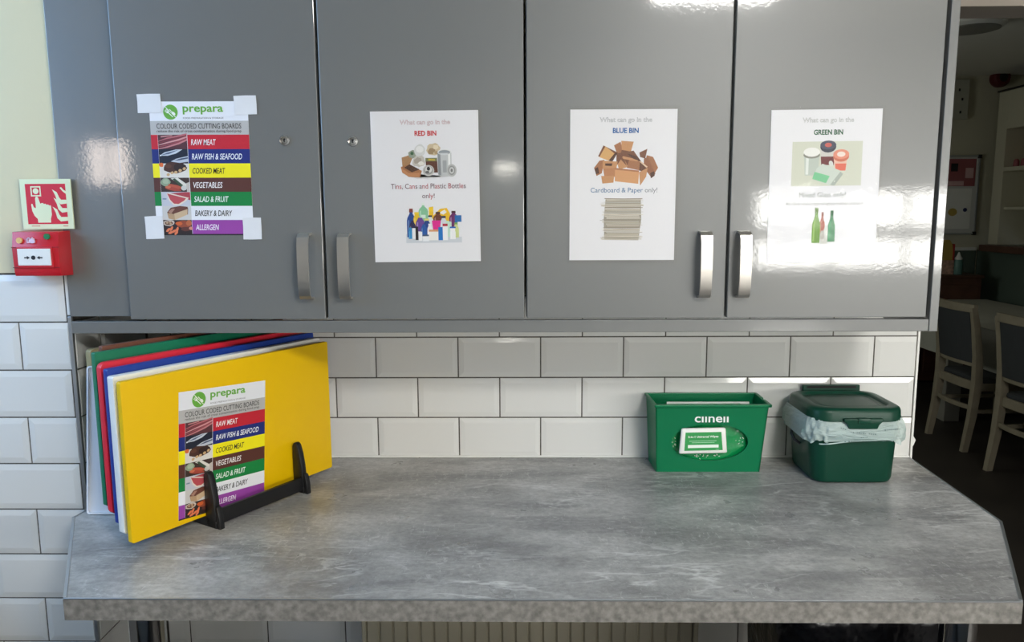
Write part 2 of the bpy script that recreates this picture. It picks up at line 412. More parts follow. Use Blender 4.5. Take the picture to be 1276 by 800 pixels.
# dining room shell
far = struct('wall_far', MB().box(-.6, 4.6, 7.15, 7.3, 0, 2.66), DWALL)
MB().box(-.5, 4.08, 7.135, 7.1499, .002, 1.125).build('painted_dado', DGREEN, far)
MB().box(-.5, 4.08, 7.12, 7.15, 1.125, 1.155, .004).build('dado_rail', WHITEP, far)
right = struct('wall_dining', MB().box(4.10, 4.3, 2.0, 7.15, 0, 1.13), DGREEN)
MB().box(4.40, 4.5, 2.0, 7.15, 1.13, 2.66).build('upper_wall', DWALL, right)
struct('wall_dining_left', MB().box(-.6, -.5, 2.0, 7.15, 0, 2.66), DWALL)

# ------------------------------------------------------------------ wall cupboards
def door(x0, x1, parent, hx, lock):
    z0, z1 = 1.2972, 2.012
    d = MB().box(x0 + .0028, x1 - .0028, D, D + .018, z0, z1, .0012).build('door', GLOSS, parent)
    # bow handle: strap bent out from the door
    path = [(D + .001, 1.338), (D - .018, 1.3395), (D - .026, 1.346), (D - .0295, 1.362), (D - .0315, 1.404), (D - .0295, 1.446), (D - .026, 1.462), (D - .018, 1.4685), (D + .001, 1.470)]
    inner = [(D + .001, 1.342), (D - .016, 1.3435), (D - .0222, 1.349), (D - .0255, 1.364), (D - .0275, 1.404), (D - .0255, 1.444), (D - .0222, 1.459), (D - .016, 1.4645), (D + .001, 1.466)]
    h = MB()
    h.loft([[(hx - .0112, a[0], a[1]), (hx + .0112, a[0], a[1]), (hx + .0112, b[0], b[1]), (hx - .0112, b[0], b[1])] for a, b in zip(path, inner)])
    h.build('handle', STEEL, d, smooth=30)
    if lock:
        lx, lz = lock; M = Matrix.Translation((lx, D, lz)) @ Matrix.Rotation(R(90), 4, 'X')
        l = MB().lathe([(.0105, -.002), (.0105, .0015), (.0095, .003), (.0072, .0034), (.0068, .0022), (.0062, .0022), (.006, .0036), (.0005, .0040)], 28, M).build('lock', CHROME, d, smooth=35)
        MB().prism([(lx - .0008, lz - .0032), (lx + .0012, lz - .0034), (lx + .0010, lz + .0002), (lx + .0024, lz + .0016), (lx + .0010, lz + .0032), (lx - .0010, lz + .0030), (lx - .0018, lz + .0014)], 'y', D - .0046, D - .002).build('keyhole', DARKKEY, d)
    return d
def cupboard(x0, label, doors):
    t = T('wall_cupboard', (x0 + .4, D + .17, 1.2972), label, 'cupboard', 'grey wall cupboards over the counter'); inv = Matrix.Translation((-(x0 + .4), -(D + .17), -1.2972))
    b = MB(); y0, y1, z0, z1 = D + .0195, W - .006, 1.2985, 2.012
    b.box(x0 + .001, x0 + .019, y0, y1, z0, z1).box(x0 + .781, x0 + .799, y0, y1, z0, z1).box(x0 + .019, x0 + .781, y0, y1, z0, z0 + .018).box(x0 + .019, x0 + .781, y0, y1, z1 - .018, z1).box(x0 + .019, x0 + .781, y1 - .008, y1, z0 + .018, z1 - .018).box(x0 + .392, x0 + .408, y0, y0 + .05, z0 + .018, z1 - .018)
    parts = [b.build('carcass', GREYEDGE, t)]
    for a in doors: parts.append(door(*a[:2], t, *a[2:]))
    for o in parts: o.matrix_parent_inverse = inv
    return t
cupboard(-.8010, 'grey gloss double wall cupboard with two keyhole locks, the left of the two', [(-.8010, -.3995, -.4355, (-.4686, 1.6495)), (-.3995, .0005, -.3565, (-.335, 1.647))])
cupboard(.0005, 'grey gloss double wall cupboard with no locks, the right of the two', [(.0005, .3990, .3520, None), (.3990, .7985, .4277, None)])
tag(MB().box(-.9325, -.8040, D + .018, D + .036, 1.3015, 2.012, .001).build('filler_panel', GLOSS), 'plain grey gloss filler strip between the cream pier and the first cupboard door', 'panel')
tag(MB().box(.8035, .8205, D, W - .006, 1.2684, 2.02, .0012).build('end_panel', GLOSS), 'narrow grey gloss end panel closing the right side of the cupboards', 'panel')
tag(MB().box(-.9205, .8025, D, D + .018, 1.2688, 1.2935, .0012).build('pelmet', GLOSS), 'long grey pelmet strip running under the wall cupboard doors', 'pelmet')

# ------------------------------------------------------------------ counter
ct = T('worktop', (0, 1.5, CT), 'grey stone-effect worktop with cut corners on chrome legs against white tiles', 'worktop')
top = [(-.7434, 1.162), (.7800, 1.162), (.9370, 1.4772), (.9515, 1.8768), (-.9280, 1.8768), (-.9280, 1.580), (-.9130, 1.532), (-.9201, 1.4910)]
ctop = MB().prism(top, 'z', CT - .0375, CT, .0012, 2).build('slab', STONE, ct); ctop.matrix_parent_inverse = Matrix.Translation((0, -1.5, -CT))
def strip(a, b, wd, inward):
    a, b = Vector((*a, 0)), Vector((*b, 0)); d = (b - a).normalized(); nrm = Vector((-d.y, d.x, 0)) * inward
    q = [a, b, b + nrm * wd, a + nrm * wd]
    o = MB().prism([(v.x, v.y) for v in q], 'z', CT - .036, CT + .0010, .0004, 1).build('edge_trim', ALU, ct); o.matrix_parent_inverse = Matrix.Translation((0, -1.5, -CT))
strip((-.7440, 1.1625), (-.9205, 1.4910), .0055, -1); strip((.7806, 1.1625), (.9376, 1.4772), .0055, 1); strip((.9376, 1.4772), (.9521, 1.8760), .0050, 1); strip((-.9205, 1.4910), (-.9135, 1.532), .003, -1)
o = MB().box(-.7434, .7800, 1.1606, 1.1622, CT - .0375, CT - .0022).build('shaded_front_edge', EDGE_SHADED, ct); o.matrix_parent_inverse = Matrix.Translation((0, -1.5, -CT))
o = MB().box(-.7430, .7796, 1.1604, 1.1632, CT - .0022, CT + .0004, .0004, 1).build('front_edge_line', ALU, ct); o.matrix_parent_inverse = Matrix.Translation((0, -1.5, -CT))
for x, y in ((-.6728, 1.28), (.7527, 1.28)):
    M = Matrix.Translation((x, y, 0))
    l = MB().lathe([(.045, 0), (.045, .012), (.030, .016), (.030, .846), (.052, .850), (.052, CT - .0376)], 36, M).build('leg', CHROME, ct, smooth=35); l.matrix_parent_inverse = Matrix.Translation((0, -1.5, -CT))

# radiator under the counter
rd = T('radiator', (0, 1.8, .12), 'cream ribbed panel radiator on the wall under the worktop', 'radiator'); inv = Matrix.Translation((0, -1.8, -.12))
prof = []; x = -.398; n = 24; p = (.412 + .398) / n
for k in range(n):
    xx = -.398 + k * p; prof += [(xx, 1.806), (xx + .003, 1.800), (xx + p - .005, 1.800), (xx + p - .002, 1.806)]
prof += [(.412, 1.830), (-.398, 1.830)]
MB().prism(prof, 'z', .13, .70).build('panel', RAD, rd).matrix_parent_inverse = inv
for x0, x1 in ((-.409, -.398), (.412, .424)): MB().box(x0, x1, 1.796, 1.868, .12, .712, .003).build('side_cover', RAD, rd).matrix_parent_inverse = inv
MB().box(-.398, .412, 1.798, 1.868, .70, .712, .002).build('top_grille', RAD, rd).matrix_parent_inverse = inv
for bx_ in (-.38, .34): MB().box(bx_, bx_ + .04, 1.83, 1.876, .60, .64).build('bracket', RAD, rd).matrix_parent_inverse = inv
tag(MB().tube([(-.39, 1.84, .14), (-.43, 1.84, .13), (-.43, 1.84, .05), (-.43, 1.84, 0)], .008, 10).build('pipe', CHROME, rd), None).matrix_parent_inverse = inv

# bin under the right end of the counter
bn = T('waste_bin', (.66, 1.52, 0), 'dark taupe waste bin with a black liner tucked under the right end of the worktop', 'bin')
ringsb = [[(x, y, z) for x, y in rrect(.655 - wd, .655 + wd, 1.52 - dp, 1.52 + dp, .05)] for z, wd, dp in ((0, .13, .11), (.02, .135, .115), (.70, .155, .125), (.735, .15, .12), (.742, .13, .10))]
MB().loft(ringsb).build('body', TAUPE, bn, smooth=40).matrix_parent_inverse = Matrix.Translation((-.66, -1.52, 0))
rb = []
for z, s in ((.50, 1.03), (.58, 1.055), (.66, 1.06), (.72, 1.05), (.752, 1.03), (.758, 1.0)):
    rb.append([(.655 + (x - .655) * s * 1.02 + random.uniform(-.004, .004), 1.52 + (y - 1.52) * s + random.uniform(-.004, .004), z + (random.uniform(-.02, .02) if z < .55 else 0)) for x, y in rrect(.50, .81, 1.395, 1.645, .05)])
MB().loft(rb, False, False).build('liner', BAGBLK, bn, smooth=60).matrix_parent_inverse = Matrix.Translation((-.66, -1.52, 0))

# ------------------------------------------------------------------ fire call point and its sign
cp = T('fire_alarm_call_point', (-.9642, 1.5485, 1.388), 'red manual fire alarm call point on the left pier with white press panel', 'fire alarm'); inv = Matrix.Translation((.9642, -1.5485, -1.388))
x0, x1, z0, z1, yf = -1.0105, -.9185, 1.3885, 1.4750, 1.520
prof = [(yf + .002, z0 + .008), (yf + .004, z0), (C + .0015, z0 - .002), (C + .0015, z1 + .002), (yf + .006, z1), (yf + .001, z1 - .03), (yf, z1 - .031)]
MB().prism(prof, 'x', x0, x1, .0022, 2).build('housing', REDP, cp, smooth=35).matrix_parent_inverse = inv
bz = MB().box(x0 + .010, x1 - .010, yf - .003, yf + .003, z0 + .016, z1 - .029, .0015).build('bezel', REDP, cp); bz.matrix_parent_inverse = inv
MB().box(x0 - .0005, x1 + .0005, yf - .0012, yf + .002, z1 - .0305, z1 - .0292).box(x0 - .0005, x1 + .0005, yf - .0012, yf + .002, z0 + .0165, z0 + .0177).build('seam', mat('deep_red_seam', (130, 14, 26), .5), cp).matrix_parent_inverse = inv
fx = -.9665; fz = z0 + .0365
pf = MB().box(x0 + .0125, x1 - .0135, yf - .0042, yf - .002, z0 + .021, z1 - .0325, .001).build('press_panel', WHITEP, cp); pf.matrix_parent_inverse = inv
a = MB(); yy0, yy1 = yf - .0047, yf - .004
for s in (-1, 1):
    a.prism([(fx + s * .018, fz - .0012), (fx + s * .018, fz + .0012), (fx + s * .0125, fz + .0012), (fx + s * .0125, fz + .0034), (fx + s * .0070, fz), (fx + s * .0125, fz - .0034), (fx + s * .0125, fz - .0012)], 'y', yy0, yy1)
a.prism([(fx + .0042 * math.cos(t * .3142), fz + .0042 * math.sin(t * .3142)) for t in range(20)], 'y', yy0, yy1)
a.build('arrows_mark', ink((20, 20, 22)), cp).matrix_parent_inverse = inv
for dx, dz, c, nm in ((.0160, -.0165, (232, 186, 120), 'amber_dot'), (.0715, -.0090, (20, 120, 64), 'green_dot')):
    MB().prism([(x0 + dx + .0058 * math.cos(t * .3142), z1 + dz + .0058 * math.sin(t * .3142)) for t in range(20)], 'y', yf - .0008, yf + .003).build(nm, ink(c), cp).matrix_parent_inverse = inv
ic = MB(); ix, iz = x0 + .040, z1 - .0165                       # small white house-and-flame pictogram
for pts in ([(-.0085, -.005), (-.0085, .003), (-.0070, .003), (-.0070, -.0035), (-.001, -.0035), (-.001, -.005)], [(-.0085, .003), (-.005, .0062), (-.0015, .0035), (-.003, .0032), (-.005, .0048), (-.0072, .003)],
            [(-.005, -.002), (-.002, .004), (-.0005, .001), (.002, .0065), (.0035, .0015), (.0055, .004), (.0068, -.001), (.0062, -.005), (.001, -.0055), (-.002, -.0045)]):
    ic.prism([(ix + px, iz + pz) for px, pz in pts], 'y', yf - .0008, yf + .003)
ic.build('flame_pictogram', ink((228, 205, 225)), cp).matrix_parent_inverse = inv

sg = T('fire_point_sign', mw=sheet_frame(-.9553, 1.5560, 1.5292, .1), label='square red and luminous cream sign of a finger pressing a button beside flames', cat='sign')
MB().box(-.0515, .0515, -.0495, .0495, -.003, 0, .0006).build('plate', LUMI, sg)
P = Print(.0002); P.rect(-.0405, -.0395, .0405, .0400, (206, 20, 44))
cr = (224, 230, 192); rd_ = (206, 20, 44)
P.rect(-.030, .0155, -.0095, .0355, cr); P.rect(-.0275, .0180, -.0120, .0330, rd_); P.blob(-.0198, .0258, .0058, .0058, cr, n=24)
P.poly([(-.0222, .0120), (-.0222, -.008), (-.0262, -.006), (-.0285, .0005), (-.0300, .0010), (-.0312, -.001), (-.0300, -.0135), (-.0262, -.0230), (-.0205, -.0290), (-.0200, -.0365), (.0060, -.0365), (.0062, -.0290), (.0088, -.0210), (.0088, -.0040), (.0072, -.0020), (.0048, -.0025), (.0030, -.0005), (-.0002, -.0012), (-.0020, .0010), (-.0055, .0003), (-.0068, .0022), (-.0105, .0022), (-.0128, .0010), (-.0158, .0125), (-.0178, .0150), (-.0205, .0148)], cr)
for (fx_, fz_, s) in ((0, 0, 1), (.002, -.0165, .98), (-.001, -.034, .95)):
    P.poly([(fx_ + .0135 * s, fz_ + .029), (fx_ + .0225 * s, fz_ + .0235), (fx_ + .0265 * s, fz_ + .0130), (fx_ + .0300 * s, fz_ + .0085), (.0405, fz_ + .0085), (.0405, fz_ + .0010), (fx_ + .0285 * s, fz_ - .0005), (fx_ + .0215 * s, fz_ + .0060), (fx_ + .0190 * s, fz_ + .0170)], cr)
P.poly([(.0290, .0320), (.0345, .0250), (.0405, .0200), (.0405, .0255), (.0365, .0280), (.0320, .0335)], cr)
P.build('pictogram', sg)
for a_, b_ in ((-.034, -.017), (.030, .040)): MB().box(a_, b_, -.0438, -.0426, 0, .0003).build('small_print', ink((200, 40, 50)), sg)

# ------------------------------------------------------------------ colour-coding card (taped sheet and board label)
ROWS = [('RAW MEAT', (196, 28, 46), (245, 240, 240)), ('RAW FISH & SEAFOOD', (24, 40, 118), (240, 242, 248)), ('COOKED MEAT', (246, 232, 6), (24, 24, 24)), ('VEGETABLES', (88, 46, 36), (244, 240, 238)),
        ('SALAD & FRUIT', (4, 128, 58), (240, 246, 240)), ('BAKERY & DAIRY', (234, 234, 238), (24, 24, 26)), ('ALLERGEN', (152, 66, 160), (246, 240, 248))]
def prepara(parent, w_, h_):
    def X(f): return (f - .5) * w_
    def Y(f): return (.5 - f) * h_
    MB().box(-w_ / 2, w_ / 2, -h_ / 2, h_ / 2, -.0004, .0001).build('paper', PAPER, parent)
    g = (104, 172, 60); P = Print(.00015)
    P.rect(X(0), Y(.245), X(1), Y(.143), (186, 184, 182))
    y0 = .245; dy = .1065
    for i, (s, c, _) in enumerate(ROWS):
        P.rect(X(0), Y(y0 + dy * (i + 1)), X(.068), Y(y0 + dy * i), c); P.rect(X(.37), Y(y0 + dy * (i + 1)), X(1), Y(y0 + dy * i), c)
    P.rect(X(0), Y(1), X(1), Y(y0 + dy * 7), (30, 28, 32)); P.build('colour_bands', parent)
    P = Print(.0002); cx, cy, r = X(.215), Y(.078), .074 * w_
    P.blob(cx, cy, r, r, g, n=40); wt = (236, 240, 232)
    def rot(pts, a, ox, oy): return [(ox + x * r * math.cos(R(a)) - y * r * math.sin(R(a)), oy + x * r * math.sin(R(a)) + y * r * math.cos(R(a))) for x, y in pts]
    P.poly(rot([(-.04, -.97), (.04, -.97), (.04, .97), (-.04, .97)], 45, cx, cy), wt)
    P.poly(rot([(-.05, -.72), (.05, -.72), (.06, .08), (.2, .2), (.2, .66), (.12, .66), (.12, .3), (.04, .3), (.04, .66), (-.04, .66), (-.04, .3), (-.12, .3), (-.12, .66), (-.2, .66), (-.2, .2), (-.06, .08)], 45, cx - .22 * r, cy - .14 * r), wt)
    P.blob(cx + .42 * r, cy - .18 * r, .17 * r, .28 * r, wt, 45); P.poly(rot([(-.05, 0), (.05, 0), (.05, .62), (-.05, .62)], 45, cx + .30 * r, cy - .05 * r), wt)
    P.build('logo', parent)
    lettering('prepara', 'brand_lettering', parent, X(.545), Y(.066), .41 * w_, .060 * h_, g, bold=.022)
    lettering('FOOD PREPARATION & STORAGE', 'tagline', parent, X(.545), Y(.122), .41 * w_, .013 * h_, (120, 120, 122), bold=.002)
    lettering('COLOUR CODED CUTTING BOARDS', 'heading', parent, X(.495), Y(.181), .86 * w_, .040 * h_, (38, 36, 36), bold=.004)
    lettering('reduce the risk of cross contamination during food prep', 'subheading', parent, X(.495), Y(.220), .86 * w_, .026 * h_, (52, 50, 50), bold=.004)
    wid = {'RAW MEAT': .255, 'RAW FISH & SEAFOOD': .515, 'COOKED MEAT': .335, 'VEGETABLES': .30, 'SALAD & FRUIT': .355, 'BAKERY & DAIRY': .385, 'ALLERGEN': .24}
    for i, (s, _, c) in enumerate(ROWS):
        lettering(s, 'band_lettering', parent, X(.405), Y(y0 + dy * (i + .52)), wid[s] * w_, .044 * h_, c, bold=.010, shear=.2, align='L')
    random.seed(11)
    for i in range(7):
        P = Print(.0002); a, b, t, d = X(.070), X(.366), Y(y0 + dy * i), Y(y0 + dy * (i + 1)); wd, ht = b - a, d - t
        def q(u, v): return a + u * wd, t + v * ht
        bg = [(86, 44, 50), (24, 30, 48), (222, 216, 208), (62, 44, 36), (196, 196, 206), (206, 202, 198), (44, 28, 26)][i]
        P.rect(a, d, b, t, bg)
        def bl(u, v, ru, rv, c, ro=0, j=.1): P.blob(*q(u, v), ru * wd, abs(rv * ht), c, ro, 14, j)
        def pg(pts, c): P.poly([q(u, v) for u, v in pts], c)
        if i == 0:
            for k in range(6): pg([(0, .95 - k * .13), (.3, .80 - k * .15), (.7, .55 - k * .13), (1, .30 - k * .1), (1, .40 - k * .1), (.72, .66 - k * .13), (.3, .90 - k * .15), (0, 1 - k * .13)] if k < 5 else [(.1, .1), (.5, .02), (.5, .08), (.1, .18)], [(196, 124, 128), (150, 66, 76), (212, 150, 150), (132, 52, 62), (186, 104, 110), (206, 140, 140)][k])
        elif i == 1:
            pg([(.02, .45), (.2, .22), (.6, .02), (.82, .02), (.6, .30), (.3, .46)], (196, 202, 214)); pg([(.06, .42), (.3, .24), (.7, .04), (.35, .34)], (92, 104, 128))
            pg([(.4, .86), (.6, .66), (1, .48), (1, .88), (.7, .96)], (190, 196, 208)); pg([(.5, .80), (.75, .64), (1, .56), (1, .66), (.7, .78)], (70, 82, 108)); bl(.06, .44, .03, .05, (232, 234, 240))
        elif i == 2:
            bl(.52, .30, .42, .42, (74, 42, 30)); bl(.70, .25, .22, .26, (46, 26, 22)); bl(.30, .18, .12, .14, (96, 56, 38)); bl(.06, .1, .08, .16, (222, 110, 56))
            for u, v in ((.28, .78), (.42, .66), (.55, .62), (.70, .50), (.85, .36)): bl(u, v, .06, .10, (206, 170, 122), 20)
        elif i == 3:
            bl(.18, .30, .17, .30, (140, 158, 130)); bl(.18, .26, .11, .18, (166, 180, 152)); pg([(.35, .05), (.6, 0), (1, .6), (.95, .8)], (222, 218, 206)); pg([(.42, .1), (.5, .04), (.9, .75), (.8, .85)], (58, 78, 54))
            bl(.5, .62, .24, .12, (186, 84, 60), -14); bl(.42, .80, .28, .12, (168, 68, 52), -10); bl(.25, .66, .1, .1, (202, 110, 76)); bl(.8, .72, .1, .18, (206, 204, 196)); pg([(.88, .4), (1, .3), (1, 1), (.9, 1)], (200, 190, 180))
        elif i == 4:
            pg([(.18, .12), (.80, .02), (1, .02), (1, .6), (.86, .5)], (176, 66, 74)); pg([(.18, .1), (.28, .08), (.95, .42), (.86, .62), (.62, .96), (.40, .94), (.26, .62)], (232, 214, 196)); pg([(.20, .12), (.85, .46), (.78, .62), (.58, .86), (.42, .84), (.30, .58)], (190, 76, 82))
            bl(.10, .5, .08, .05, (120, 140, 160))
        elif i == 5:
            pg([(.16, .45), (.30, .12), (.62, .0), (.88, .06), (.90, .2), (.88, .6), (.42, 1), (.2, .9)], (104, 58, 44)); pg([(.40, .55), (.88, .22), (.86, .62), (.42, 1)], (206, 176, 140)); pg([(.2, .42), (.34, .18), (.44, .2), (.3, .55)], (170, 128, 110)); pg([(.17, .5), (.4, .58), (.42, 1), (.2, .9)], (184, 150, 114))
        else:
            bl(.20, .22, .2, .22, (206, 190, 176)); bl(.20, .22, .15, .15, (120, 84, 62)); bl(.72, .30, .26, .26, (150, 70, 44)); bl(.55, .25, .12, .14, (206, 96, 44)); bl(.9, .22, .1, .2, (186, 100, 60)); bl(.78, .65, .18, .16, (96, 50, 40)); bl(.96, .6, .07, .12, (214, 140, 120))
            for u, v, ro in ((.16, .72, 40), (.28, .62, 60), (.36, .80, 30), (.48, .66, 70), (.24, .90, 20), (.44, .92, 50)): bl(u, v, .09, .09, (226, 122, 80), ro)
            for u, v in ((.14, .2), (.24, .14), (.26, .28)): bl(u, v, .04, .06, (196, 164, 130))
        P.build('printed_photo', parent)

pp = T('printed_sheet', mw=sheet_frame(-.6351, D - .0006, 1.5956, -.25), label='colour coded cutting boards sheet held by four white tapes on the first cupboard door', cat='poster')
prepara(pp, .1932, .2583)
for (x, z, w_, h_, r_) in ((-.7308, 1.7211, .0465, .0360, .5), (-.5430, 1.7174, .0440, .0358, .5), (-.7360, 1.4816, .0364, .0450, .9), (-.5407, 1.4794, .0368, .0430, -.3)):
    u, v = w_ / 2, h_ / 2; pts = [(-u, -v), (-u * .3, -v * 1.01), (u, -v * .98), (u * 1.01, 0), (u * .98, v), (0, v * 1.01), (-u, v * .97), (-u * .97, v * .2)]
    t_ = MB().prism(pts, 'z', .0007, .0012).build('tape', TAPE, pp); t_.location = (x + .6351, z - 1.5956, 0); t_.rotation_euler = (0, 0, R(r_))

# ------------------------------------------------------------------ the three recycling sheets
def recycling(label, x, z, w_, h_, rot, film):
    t = T('laminated_sheet', mw=sheet_frame(x, D - .0007, z, rot), label=label, cat='poster', group='recycling sheets on the cupboard doors')
    MB().box(-w_ / 2, w_ / 2, -h_ / 2, h_ / 2, -.0004, .0001).build('paper', PAPER, t)
    fw, fh = film; u, v = fw / 2, fh / 2
    MB().prism([(-u, -v), (u, -v * 1.002), (u * 1.003, v), (-u * .998, v * 1.003)], 'z', .0011, .0014).build('laminate_pouch', FILM, t)
    return t, (lambda f: (f - .5) * w_), (lambda f: (.5 - f) * h_)
def hollow(s, t, cx, cy, w_, h_, edge):
    lettering(s, 'heading', t, cx, cy, w_, h_, edge, bold=.016, z=.0003)
    lettering(s, 'heading', t, cx, cy, w_ * .992, h_ * .96, (236, 236, 240), bold=-.016, z=.0005)

rs, X, Y = recycling('white sheet headed RED BIN on the second cupboard door', -.1943, 1.5578, .2100, .2920, .4, (.2135, .2955))
hollow('What can go in the', rs, X(.505), Y(.078), .098, .0118, (168, 104, 112))
lettering('RED BIN', 'title', rs, X(.508), Y(.146), .0425, .0098, (200, 16, 34), bold=.03)
two = lambda i, ch: (0 if (i * 7 % 5) in (0, 2, 3) else 1)
lettering('Tins, Cans and Plastic Bottles', 'caption', rs, X(.522), Y(.495), .147, .0115, colors=(two, ((84, 40, 58), (178, 52, 70))))
lettering('only!', 'caption', rs, X(.520), Y(.562), .0245, .0122, colors=(two, ((84, 40, 58), (178, 52, 70))))
random.seed(3)
P = Print(.0002)        # opened tins, foil and a crushed can
def area_(x0, y0, x1, y1): return (lambda u, v: (x0 + (x1 - x0) * u, y0 + (y1 - y0) * v))
q = area_(X(.27), Y(.215), X(.785), Y(.435))
def PG(P, q, pts, c): P.poly([q(*p) for p in pts], c)
def BL(P, q, u, v, ru, rv, c, rot=0, j=0, n=16):
    a = q(0, 0); b = q(1, 1); P.blob(*q(u, v), ru * abs(b[0] - a[0]), rv * abs(b[1] - a[1]), c, rot, n, j)
PG(P, q, [(.02, .86), (.2, 1), (.62, .96), (.98, .92), (.9, .98), (.3, 1.05)], (214, 214, 216))
PG(P, q, [(.02, .40), (.18, .32), (.22, .40), (.14, .70), (.03, .68)], (176, 136, 96)); PG(P, q, [(.0, .68), (.12, .62), (.38, .80), (.34, 1.0), (.14, .98), (.02, .84)], (172, 118, 78)); PG(P, q, [(.06, .70), (.16, .60), (.34, .76), (.20, .84)], (84, 56, 40)); PG(P, q, [(.0, .70), (.14, .86), (.34, .86), (.33, .98), (.14, .97), (.02, .82)], (196, 140, 96))
BL(P, q, .22, .30, .08, .12, (150, 160, 144), 0, .1); BL(P, q, .21, .28, .03, .05, (64, 104, 72)); BL(P, q, .35, .20, .10, .19, (212, 214, 214), 0, .06); BL(P, q, .35, .16, .07, .10, (232, 233, 233)); BL(P, q, .33, .52, .12, .17, (200, 196, 188), 0, .12); BL(P, q, .30, .50, .07, .09, (168, 160, 150), 20, .2); BL(P, q, .37, .58, .05, .06, (232, 230, 224), 0, .2)
BL(P, q, .60, .16, .13, .18, (206, 190, 158), 10, .12); BL(P, q, .56, .22, .07, .09, (160, 136, 104), 30, .25); BL(P, q, .64, .10, .05, .07, (228, 216, 190), 0, .2); BL(P, q, .66, .26, .05, .05, (178, 156, 122), 0, .2)
PG(P, q, [(.45, .42), (.66, .42), (.67, .86), (.46, .86)], (96, 56, 42)); PG(P, q, [(.45, .42), (.66, .42), (.66, .52), (.45, .52)], (124, 130, 88)); PG(P, q, [(.50, .44), (.62, .46), (.62, .50), (.50, .49)], (202, 176, 60))
BL(P, q, .50, .80, .105, .17, (196, 196, 194)); BL(P, q, .50, .79, .08, .13, (150, 150, 150)); BL(P, q, .50, .77, .065, .10, (214, 214, 212)); BL(P, q, .50, .74, .03, .06, (40, 40, 42)); BL(P, q, .48, .84, .035, .035, (98, 98, 98))
PG(P, q, [(.67, .26), (.92, .26), (.92, .92), (.86, .98), (.72, .98), (.67, .92)], (196, 200, 202)); PG(P, q, [(.67, .26), (.72, .26), (.73, .95), (.68, .92)], (142, 148, 152)); PG(P, q, [(.86, .28), (.90, .28), (.90, .94), (.86, .96)], (236, 238, 238)); PG(P, q, [(.76, .50), (.83, .50), (.83, .86), (.76, .86)], (164, 168, 172)); BL(P, q, .795, .25, .125, .09, (226, 228, 230)); BL(P, q, .795, .26, .105, .07, (150, 158, 164)); PG(P, q, [(.70, .28), (.88, .28), (.84, .33), (.75, .33)], (206, 212, 216))
BL(P, q, .92, .80, .09, .19, (186, 188, 188)); BL(P, q, .92, .80, .065, .14, (150, 152, 152)); BL(P, q, .92, .80, .045, .10, (206, 208, 208)); BL(P, q, .92, .80, .02, .05, (120, 122, 122))
P.build('printed_photo', rs)
P = Print(.0002); q = area_(X(.300), Y(.595), X(.825), Y(.872))   # plastic bottles group
PG(P, q, [(0, .78), (1, .78), (1, 1), (0, 1)], (206, 212, 220))
def bottle(P, q, u, v0, v1, wd, c, cap=None, neck=.35, capc=None, hl=True):
    h = v1 - v0; a, b = u - wd / 2, u + wd / 2
    PG(P, q, [(a, v1), (a, v0 + h * .42), (a + wd * .08, v0 + h * .30), (u - wd * neck / 2, v0 + h * .16), (u - wd * neck / 2, v0 + h * .08), (u + wd * neck / 2, v0 + h * .08), (u + wd * neck / 2, v0 + h * .16), (b - wd * .08, v0 + h * .30), (b, v0 + h * .42), (b, v1)], c)
    if hl: PG(P, q, [(a + wd * .14, v1 - h * .06), (a + wd * .14, v0 + h * .42), (a + wd * .26, v0 + h * .36), (a + wd * .26, v1 - h * .06)], tuple(min(255, int(x * .6 + 104)) for x in c))
    if cap: PG(P, q, [(u - wd * neck * .62, v0 + h * .11), (u - wd * neck * .55, v0 - h * .02), (u + wd * neck * .55, v0 - h * .02), (u + wd * neck * .62, v0 + h * .11)], cap)
PG(P, q, [(.42, .14), (.50, .12), (.50, .34), (.62, .18), (.74, .16), (.80, .30), (.80, .52), (.42, .56)], (238, 192, 30)); PG(P, q, [(.60, .28), (.70, .20), (.74, .26), (.68, .32)], (240, 240, 240)); PG(P, q, [(.42, .14), (.50, .12), (.50, .24), (.42, .24)], (246, 206, 40))
bottle(P, q, .32, .04, .50, .17, (136, 196, 158), (226, 236, 230), .25); PG(P, q, [(.28, .32), (.36, .32), (.36, .40), (.28, .40)], (212, 230, 220))
bottle(P, q, .10, .18, .86, .16, (26, 72, 150), (130, 60, 56), .36); bottle(P, q, .20, .26, .62, .12, (232, 196, 40), (240, 206, 50), .6)
bottle(P, q, .86, .24, .62, .16, (110, 40, 104), (70, 36, 40), .4); PG(P, q, [(.88, .34), (1, .34), (1, .62), (.88, .62)], (38, 112, 182)); bottle(P, q, .58, .26, .60, .17, (112, 58, 44), (74, 36, 30), .4)
bottle(P, q, .26, .36, .72, .16, (108, 70, 152), None, .5); bottle(P, q, .44, .34, .66, .12, (222, 226, 232), (34, 40, 70), .5); bottle(P, q, .12, .42, .86, .12, (42, 34, 84), None, .4); bottle(P, q, .68, .36, .76, .13, (214, 220, 228), (40, 46, 80), .5)
bottle(P, q, .38, .42, .80, .14, (24, 66, 140), (228, 214, 120), .5); PG(P, q, [(.47, .46), (.63, .46), (.61, .72), (.49, .72)], (226, 38, 150)); PG(P, q, [(.72, .46), (.82, .50), (.82, .86), (.72, .86)], (196, 226, 210)); bottle(P, q, .32, .52, .84, .10, (30, 90, 168), None, .4); bottle(P, q, .43, .54, .84, .09, (240, 241, 244), (244, 244, 246), .5)
PG(P, q, [(.93, .50), (1, .50), (1, .86), (.93, .86)], (232, 234, 238)); bottle(P, q, .90, .52, .88, .10, (206, 216, 148), (120, 168, 90), .5)
